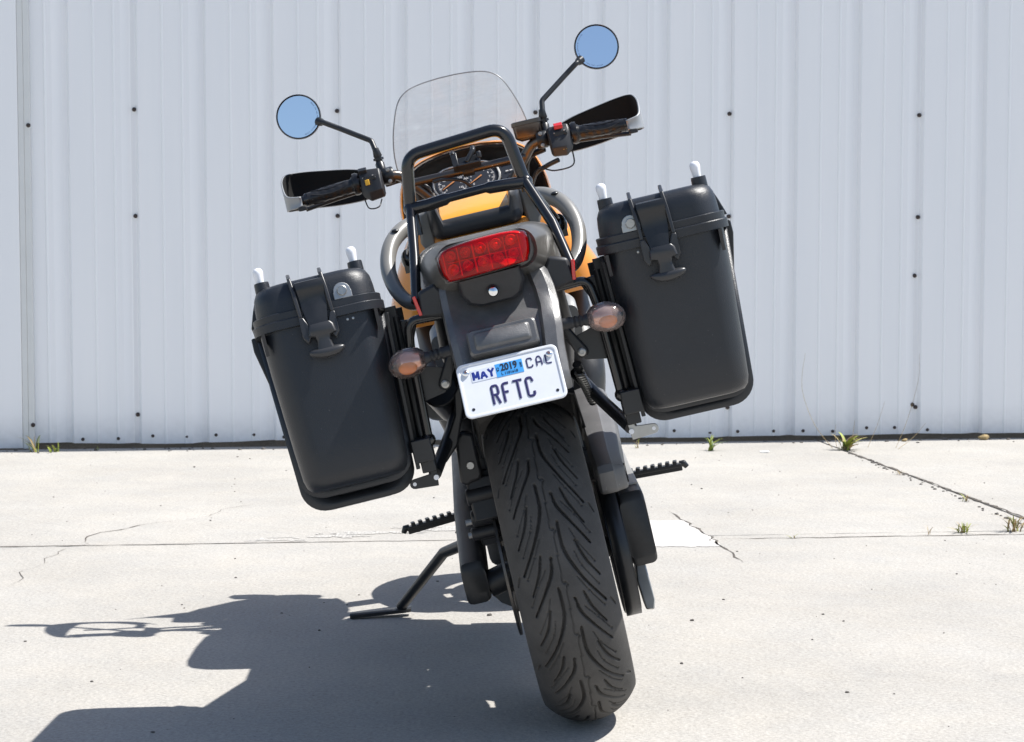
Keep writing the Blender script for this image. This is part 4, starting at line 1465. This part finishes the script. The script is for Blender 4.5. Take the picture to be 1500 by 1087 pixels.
# ---- foot pegs, side stand
for s in (-1, 1):
    b = new()
    d = Vector((s, -.12, -.03)).normalized()
    a0 = Vector((s * .19, .50, .374))
    pts = [a0, a0 + d * .118]
    box(b, (a0 + d * .06), (.122, .026, .008), rot(y=2 * s, z=-7 * s))
    box(b, (a0 + d * .06) + Vector((0, 0, -.008)), (.122, .012, .010), rot(y=2 * s, z=-7 * s))
    for k in range(7):
        c = a0 + d * (.008 + .0165 * k) + Vector((0, 0, .007))
        box(b, c, (.009, .026, .0075), rot(y=2 * s, z=-7 * s))
    tube(b, [a0 + d * .118, a0 + d * .126 + Vector((0, 0, .002)), a0 + d * .132 + Vector((0, 0, -.008))], [.009, .008, .006], 8)
    box(b, a0 - d * .03, (.07, .03, .03))
    part('foot_peg', b, 'satin', bevel=.0015)
bike_inv = (Matrix.Translation((0, 0, .003)) @ Matrix.Rotation(-LEAN, 4, 'Y')).inverted()
def Lw(x, y, z): return bike_inv @ Vector((x, y, z))
b = new()
top = Vector((-.13, .62, .30))
ank = Lw(-.425, 1.00, .022)
mid = Lw(-.315, .86, .18)
tube(b, [top, mid, ank], [.016, .0135, .0125], 12)
st = part('side_stand', b, 'satin', smooth=60)
b = new()
f0, f1 = Lw(-.40, 1.01, .016), Lw(-.548, .965, .007)
up_ = (Lw(0, 0, 1) - Lw(0, 0, 0))
sd_ = Lw(0, 1, 0) - Lw(0, 0, 0)
rows = []
for t in [0, .1, .3, .6, .85, .97, 1]:
    c = f0.lerp(f1, t)
    hw_ = .022 * (1 - .45 * t) * (1 if .02 < t < .98 else .7)
    rows.append([c + sd_ * a * hw_ + up_ * h for a, h in ((-1, -.005), (1, -.005), (1.0, .003), (.7, .006), (-.7, .006), (-1, .003))])
loft(b, rows)
part('stand_foot', b, 'satin', st, smooth=40)
b = new()
a_, c_ = Lw(-.225, .78, .325), Lw(-.285, .81, .235)
pts = []
for k in range(12 * 8 + 1):
    t = k / 96
    an = PI2 * t * 12
    c = a_.lerp(c_, .1 + .7 * t)
    pts.append(c + Vector((.006 * math.cos(an), .008 * math.sin(an), .005 * math.cos(an))))
tube(b, pts, .0018, 5)
tube(b, [a_, a_.lerp(c_, .15)], .002, 5)
tube(b, [a_.lerp(c_, .78), c_, c_ + Vector((.012, 0, .002)), c_ + Vector((.03, 0, -.015))], .003, 6)
part('stand_spring', b, 'satin', st, smooth=60)

# ---- cockpit
b = new()
L_, R_ = [], []
half = [(.395, .85, 1.137), (.30, .865, 1.146), (.21, .89, 1.151), (.165, .91, 1.150), (.120, .93, 1.10), (.085, .945, 1.055), (.0, .95, 1.05)]
pth = fillet([(-x, y, z) for x, y, z in half] + [(x, y, z) for x, y, z in reversed(half[:-1])], .045, 7)
tube(b, pth, .0125, 14)
tube(b, [(-.142, .915, 1.122), (.142, .915, 1.122)], .0095, 12)
hb = part('handlebar', b, 'bronze', smooth=60)
for s in (-1, 1):
    a0, a1 = Vector((s * .268, .872, 1.147)), Vector((s * .385, .852, 1.138))
    b = new()
    pts, rr = [], []
    for k in range(25):
        t = k / 24
        pts.append(a0.lerp(a1, t))
        rr.append((.0205 if t < .06 else .0172 - .0015 * t) + .0006 * math.sin(t * 40) * (.1 < t < .9))
    tube(b, pts, rr, 18)
    for k in range(8):                                 # raised swirls on the rubber
        q = []
        for j in range(9):
            t = .16 + .74 * j / 8
            an = k * PI2 / 8 + .9 * math.sin(t * math.pi)
            q.append(a0.lerp(a1, t) + Vector((0, math.cos(an), math.sin(an))) * .0165)
        tube(b, q, .0014, 4)
    part('grip', b, 'grip', hb, smooth=60)
    b = new()
    lathe(b, [(.024, 0), (.027, s * .006), (.026, s * .014), (.018, s * .016)], (s * .258, .874, 1.148), 'x', 22)
    part('grip_flange', b, 'grip', hb, smooth=60)
    b = new()
    tube(b, [a1, a1 + Vector((s * .006, 0, -.0005)), a1 + Vector((s * .008, 0, -.0005)), a1 + Vector((s * .020, -.002, -.001))], [.016, .016, .011, .0125], 16)
    part('bar_end', b, 'gloss', hb)
    # switch box
    b = new()
    c = Vector((s * .232, .872, 1.146))
    loops = []
    for x, hy_, zt, zb_ in ((-.030, .020, .022, -.035), (-.026, .026, .027, -.042), (.006, .027, .030, -.046), (.020, .026, .027, -.034), (.024, .02, .02, -.024)):
        loops.append([(c.x + s * x, c.y + a * hy_ - (.012 if zz < -.02 else 0), c.z + zz) for a, zz in ((-.6, zb_), (.6, zb_), (1, zb_ * .5), (1, zt * .5), (.6, zt), (-.6, zt), (-1, zt * .4), (-1, zb_ * .55))])
    loft(b, loops)
    sb = part('switch_box', b, 'plastic', bevel=.002)
    b = new()
    box(b, c + Vector((s * .004 - .002, -.030, -.002 if s < 0 else -.026)), (.010, .010, .013), rot(x=-8))
    part('turn_switch', b, 'button_y', sb, bevel=.001)
    b = new()
    if s > 0:
        box(b, c + Vector((-.002, -.024, .026)), (.020, .014, .010), rot(x=30))
        part('kill_switch', b, 'button_r', sb, bevel=.001)
    else:
        box(b, c + Vector((-.012, -.018, .028)), (.020, .014, .010), rot(x=30))
        part('beam_switch', b, 'satin', sb, bevel=.001)
    b = new()
    for dx, dz in ((-.012, -.004), (.012, .006), (-.004, -.02)):
        box(b, c + Vector((dx, -.0285, dz)), (.008, .006, .006))
    box(b, c + Vector((.0, -.0265, .008)), (.03, .006, .010))
    part('rocker_switch', b, 'satin', sb, bevel=.001)
    b = new()
    for dx, dz in ((-.014, .011), (.010, .013), (-.010, -.013)):
        box(b, c + Vector((dx, -.0285, dz)), (.0035, .002, .0018))
    part('switch_print', b, 'print', sb, smooth=0)
    # lever perch and lever
    b = new()
    lathe(b, [(.019, -.013), (.021, -.010), (.021, .010), (.019, .013)], (s * .188, .897, 1.151), 'x', 18)
    box(b, (s * .19, .925, 1.145), (.03, .045, .022))
    tube(b, smoothpath([(s * .195, .945, 1.142), (s * .26, .945, 1.133), (s * .33, .925, 1.126), (s * .40, .915, 1.118)], 4), .007, 8, flat=((0, 0, 1), .8))
    lv = part('clutch_lever' if s < 0 else 'brake_lever', b, 'satin', bevel=.001)
    b = new()
    for dz in (-.014, .014):
        lathe(b, [(.0048, 0), (.0048, -.004), (.003, -.0045), (.0028, -.002), (0, -.002)], (s * .186, .877, 1.151 + dz), 'y', 10)
    part('perch_bolt', b, 'alu', lv)
    # mirror
    c = Vector((s * .371, .985, 1.343))
    mrot = rot(x=-4.5, z=2.0 * s)
    def mp(x, y, z): return c + mrot @ Vector((x, y, z))
    b = new()
    N = 48
    loft(b, [[mp(r_ * math.cos(PI2 * i / N), d, r_ * math.sin(PI2 * i / N)) for i in range(N)] for r_, d in ((.0505, -.0005), (.0522, -.003), (.0545, -.002), (.0550, .004), (.050, .014), (.03, .022), (.004, .025))], (False, True))
    mr_ = part('mirror', b, 'gloss', smooth=60)
    b = new()
    loft(b, [[mp(r_ * math.cos(PI2 * i / N), d, r_ * math.sin(PI2 * i / N)) for i in range(N)] for r_, d in ((.0508, -.0004), (.0508, -.0006))], (True, True))
    part('mirror_glass', b, 'mirror', mr_, smooth=0)
    b = new()
    stem = fillet([mp(s * -.044, .004, -.022), (s * .313, .97, 1.314), (s * .283, .965, 1.294), (s * .210, .93, 1.243), (s * .2045, .915, 1.212)], .016, 6)
    stem = [stem[0].lerp(stem[1], k / 5) for k in range(5)] + stem[1:]
    rr = [.0115 - .0006 * i if i < 5 else .0066 for i in range(len(stem))]
    tube(b, stem, rr, 12)
    tube(b, [(s * .2045, .915, 1.222), (s * .203, .912, 1.203), (s * .203, .912, 1.200), (s * .2025, .91, 1.188), (s * .2025, .908, 1.185), (s * .200, .903, 1.160)], [.0075, .0105, .0085, .0085, .011, .0105], 12)
    lathe(b, [(.0125, 1.193), (.0125, 1.199)], (s * .2028, .911, 0), 'z', 6)
    part('mirror_stem', b, 'satin', mr_, smooth=50)
    # etched warning along the rim of the glass
    lets = new()
    msg = 'OBJECTS IN MIRROR ARE CLOSER THAN THEY APPEAR'
    for i, ch in enumerate(msg):
        if ch == ' ': continue
        an = R((128 + 150 * i / len(msg)) if s > 0 else (-82 + 120 * i / len(msg)))
        me = text_mesh(ch, .0036, .00005)
        # baseline towards the rim, reading along the arc
        ca, sa = math.cos(an), math.sin(an)
        T4 = Matrix(((-sa, -ca, 0, .0462 * ca), (0, 0, -1, -.0009), (ca, -sa, 0, .0462 * sa), (0, 0, 0, 1)))
        me.transform(Matrix.Translation(c) @ mrot.to_4x4() @ T4)
        lets.from_mesh(me)
        bpy.data.meshes.remove(me)
    part('mirror_lettering', lets, 'navy', mr_, smooth=0)
    # hand guard
    b = new()
    cols = [  # x, y, z low, z high
        (.215, .985, 1.118, 1.172), (.245, 1.0, 1.112, 1.182), (.285, 1.01, 1.111, 1.194), (.335, 1.008, 1.114, 1.203), (.385, 1.002, 1.120, 1.211), (.418, .992, 1.122, 1.214), (.431, .980, 1.123, 1.213), (.438, .95, 1.122, 1.208), (.441, .90, 1.122, 1.192), (.437, .86, 1.122, 1.168), (.430, .840, 1.122, 1.155), (.415, .832, 1.122, 1.150), (.398, .828, 1.125, 1.147)]
    sm = smoothpath([(x, y, lo) for x, y, lo, hi in cols], 3)
    sh = smoothpath([(x, y, hi) for x, y, lo, hi in cols], 3)
    rows = []
    for p, q in zip(sm, sh):
        rows.append([(s * (.975 if s > 0 else 1) * (p.x + (q.x - p.x) * t), p.y + .014 * math.sin(t * math.pi) * (1 if p.y > .93 else .2), p.z + (q.z - p.z) * t) for t in (0, .06, .2, .4, .6, .8, .94, 1)])
    grid(b, rows)
    n_ = len(rows) - 1
    b.faces.ensure_lookup_table()
    if s > 0: bmesh.ops.reverse_faces(b, faces=b.faces)
    hg = part('hand_guard', b, ['guardblack', 'silver'], smooth=60, solid=.004)
    hg.modifiers[0].material_offset = 1
    hg.modifiers[0].material_offset_rim = 1
    b = new()
    box(b, (s * .212, .975, 1.168), (.016, .03, .016))
    cyl(b, (s * .205, .955, 1.170), (s * .221, .955, 1.170), .009, seg=10)
    part('guard_clip', b, 'plastic', hg, bevel=.002)
    b = new()
    box(b, (s * .40, .835, 1.119), (.02, .016, .010))
    part('guard_foot', b, 'plastic', hg, bevel=.002)
# brake fluid reservoir on the right bar
b = new()
loft(b, [[(.160 + a * k, .91 + c * k, z) for a, c in rrect(.034, .024, .008, 3)] for z, k in ((1.158, .55), (1.164, .85), (1.168, .95), (1.194, 1.0), (1.195, 1.06), (1.203, 1.06), (1.205, .98))])
part('brake_reservoir', b, 'bronze', smooth=40)
# cables
for i, (pts, r_) in enumerate([
    ([(-.255, .87, 1.11), (-.248, .85, 1.085), (-.225, .85, 1.083), (-.215, .87, 1.10)], .0016),
    ([(.252, .87, 1.11), (.245, .86, 1.075), (.20, .87, 1.072), (.165, .90, 1.085), (.14, .93, 1.05)], .0018),
    ([(-.20, .93, 1.135), (-.15, .95, 1.135), (-.13, .96, 1.09), (-.14, .97, 1.02)], .008),
    ([(.19, .93, 1.13), (.15, .95, 1.12), (.135, .96, 1.08), (.14, .97, 1.02)], .008),
    ([(.215, .88, 1.095), (.185, .90, 1.088), (.155, .93, 1.075), (.13, .95, 1.03)], .006),
    ([(-.145, .94, 1.10), (-.125, .93, 1.115), (-.10, .93, 1.10), (-.105, .95, 1.05)], .003),
    ([(-.15, .94, 1.09), (-.12, .92, 1.112), (-.098, .93, 1.085), (-.11, .95, 1.03)], .003),
    ([(-.088, .905, 1.113), (-.06, .90, 1.112), (-.02, .90, 1.10), (.0, .91, 1.08)], .0042)]):
    b = new()
    tube(b, smoothpath(pts, 6), r_, 8)
    part('cable', b, 'satin', smooth=60)
# bar risers
for s in (-1, 1):
    b = new()
    tube(b, [(s * .105, .94, 1.085), (s * .06, .985, .985)], .013, 10)
    part('bar_riser', b, 'bronze', smooth=60)

# instrument pod: faces up and back
IR = rot(x=-34)
IC = Vector((-.010, .985, 1.099))
def ip(x, z, d=0): return IC + IR @ Vector((x, -d, z))
b = new()
def stadium(x0, x1, r, d, n=10): return [ip(x0 - r * math.sin(math.pi * k / n), -r * math.cos(math.pi * k / n) * 1, d) if False else ip(x0 + r * math.cos(R(90 + 180 * k / n)), r * math.sin(R(90 + 180 * k / n)), d) for k in range(n + 1)] + [ip(x1 + r * math.cos(R(-90 + 180 * k / n)), r * math.sin(R(-90 + 180 * k / n)), d) for k in range(n + 1)]
loft(b, [stadium(-.036, .036, .046, -.05), stadium(-.036, .036, .050, -.01), stadium(-.036, .036, .050, .004), stadium(-.036, .036, .046, .006), stadium(-.036, .036, .044, .001)], (True, True))
pod = part('instrument_pod', b, 'plastic', smooth=40)
for x, nm in ((-.034, 'speedometer'), (.034, 'tachometer')):
    b = new()
    loft(b, [[ip(x + .0400 * math.cos(PI2 * i / 32), .0400 * math.sin(PI2 * i / 32), d) for i in range(32)] for d in (.0008, .002)])
    part('dial', b, 'dial', pod, smooth=0)
    b = new()
    for k in range(41):
        a = R(220 - 260 * k / 40)
        big = k % 4 == 0
        r0, r1 = (.0285 if big else .032), .036
        e = .0009 if big else .0004
        d, n_ = (math.cos(a), math.sin(a)), (-math.sin(a), math.cos(a))
        prism(b, [ip(x + d[0] * r0 + n_[0] * e, d[1] * r0 + n_[1] * e, .0023), ip(x + d[0] * r1 + n_[0] * e, d[1] * r1 + n_[1] * e, .0023), ip(x + d[0] * r1 - n_[0] * e, d[1] * r1 - n_[1] * e, .0023), ip(x + d[0] * r0 - n_[0] * e, d[1] * r0 - n_[1] * e, .0023)], IR @ Vector((0, -.0004, 0)))
    part('dial_ticks', b, 'print', pod, smooth=0)
    b = new()
    for i, num in enumerate(range(0, 160, 20) if x < 0 else range(0, 9)):
        a = R(220 - 260 * i / (7 if x < 0 else 8))
        me = text_mesh(str(num), .008 if x < 0 else .009, .0001)
        me.transform(Matrix.Translation(ip(x + .0235 * math.cos(a), .0235 * math.sin(a), .0024)) @ (IR @ rot(x=90)).to_4x4())
        b.from_mesh(me)
        bpy.data.meshes.remove(me)
    part('dial_numbers', b, 'print', pod, smooth=0)
    b = new()
    a = R(205)
    prism(b, [ip(x + .006, .004, .004), ip(x + .030 * math.cos(a), .030 * math.sin(a) - .0008, .004), ip(x + .030 * math.cos(a), .030 * math.sin(a) + .0008, .004), ip(x + .004, .007, .004)], IR @ Vector((0, -.0012, 0)))
    part('needle', b, 'needle', pod, smooth=0)
b = new()
loft(b, [[ip(.112 + a, -.006 + c, d) for a, c in rrect(hx_, hz_, .008, 4)] for hx_, hz_, d in ((.027, .028, -.04), (.029, .030, .0), (.027, .028, .004), (.024, .025, .004), (.024, .025, .002))])
part('warning_light_panel', b, 'dial', pod, smooth=40)
b = new()
for k in range(3):
    prism(b, [ip(.098 + .010 * k, -.002, .0046), ip(.105 + .010 * k, -.002, .0046), ip(.105 + .010 * k, .001, .0046), ip(.098 + .010 * k, .001, .0046)], IR @ Vector((0, -.0004, 0)))
part('warning_symbols', b, 'print', pod, smooth=0)
b = new()
tube(b, [stadium(-.036, .036, .046, .004)[i] for i in range(22)] + [stadium(-.036, .036, .046, .004)[0]], .0022, 6)
part('pod_rim', b, 'alu', pod, smooth=60)

# phone holder on the cross bar
b = new()
HR = rot(x=-30)
HC = Vector((.0, .895, 1.143))
def hp(x, z, d=0): return HC + HR @ Vector((x, -d, z))
box(b, hp(0, -.006), (.060, .008, .032), HR)
box(b, hp(-.026, -.004, .012), (.014, .022, .040), HR)
box(b, hp(.030, -.010, .012), (.008, .022, .026), HR)
box(b, hp(.002, -.021, .012), (.058, .022, .006), HR)
tube(b, [hp(-.028, .010, .020), hp(-.028, .022, .014)], .0065, 10)
tube(b, [hp(.0, -.016, .020), hp(.022, .012, .022), hp(.022, .024, .016)], .006, 10)
tube(b, [hp(.033, -.012, .02), hp(.033, .002, .026)], .006, 10)
lathe(b, [(.0145, -.014), (.0155, -.010), (.0155, .010), (.0145, .014)], (0, .915, 1.122), 'x', 14)
box(b, (0, .905, 1.130), (.02, .02, .02))
part('phone_holder', b, 'satin', bevel=.0015)

# dash shell with the orange cowl edge, windshield, headlight
b = new()
ARC = [(-.182, 1.03), (-.176, 1.09), (-.158, 1.135), (-.12, 1.166), (-.06, 1.182), (0, 1.186), (.06, 1.182), (.12, 1.166), (.158, 1.135), (.176, 1.09), (.182, 1.03), (.172, .965)]
ARC = [(-.172, .965)] + ARC
A3 = smoothpath([(x, 0, z) for x, z in ARC], 4)
rows = []
for y, k, dz in ((1.075, 1.0, 0), (1.066, 1.003, 0.001), (1.075, 1.012, .002), (1.12, 1.03, .0), (1.22, .94, -.03), (1.32, .72, -.07), (1.38, .42, -.12)):
    rows.append([(p.x * k, y + .10 * (abs(p.x) / .18) ** 2 * -.6, 1.05 + (p.z - 1.05) * k + dz) for p in A3])
grid(b, rows)
cowl = part('headlight_cowl', b, 'orange', smooth=60, solid=.003)
b = new()
rows = []
for y, k in ((1.078, .985), (1.10, .96), (1.14, .86), (1.16, .6), (1.165, .1)):
    rows.append([(p.x * k, y + .10 * (abs(p.x * k) / .18) ** 2 * -.6, 1.06 + (p.z - 1.06) * k - .004) for p in A3])
grid(b, rows)
part('dash_panel', b, 'plastic', cowl, smooth=60, solid=.003)
for s in (-1, 1):
    b = new()
    lathe(b, [(.0, .03), (.05, .02), (.056, -.01), (.04, -.04)], (s * .07, 1.36, 1.03), 'y', 24)
    part('headlight', b, 'chrome', cowl)
b = new()
HALF = [(1.115, .166), (1.15, .171), (1.20, .171), (1.25, .162), (1.295, .147), (1.325, .133), (1.343, .117), (1.355, .095), (1.3625, .06), (1.366, .02)]
rows = []
for z, hw_ in [(q.x, q.y) for q in smoothpath([(z, h, 0) for z, h in HALF], 3)]:
    y = 1.205 - .42 * (z - 1.115)
    rows.append([(hw_ * t, y - .075 * (hw_ * t / .17) ** 2, z) for t in [math.sin(math.pi / 2 * k / 12) for k in range(-12, 13)]])
grid(b, rows)
ws = part('windshield', b, 'shield', smooth=180)
b = new()                                              # polished edge of the sheet
edge = [Vector(r_[0]) for r_ in rows] + [Vector(r_[-1]) for r_ in reversed(rows)]
tube(b, edge, .0016, 6)
part('windshield_edge', b, 'gaugeglass' if False else 'silver', ws, smooth=60)
for s in (-1, 1):
    b = new()
    lathe(b, [(.008, 0), (.007, -.004), (0, -.005)], (s * .11, 1.165, 1.15), 'y', 12)
    part('shield_screw', b, 'satin', ws)
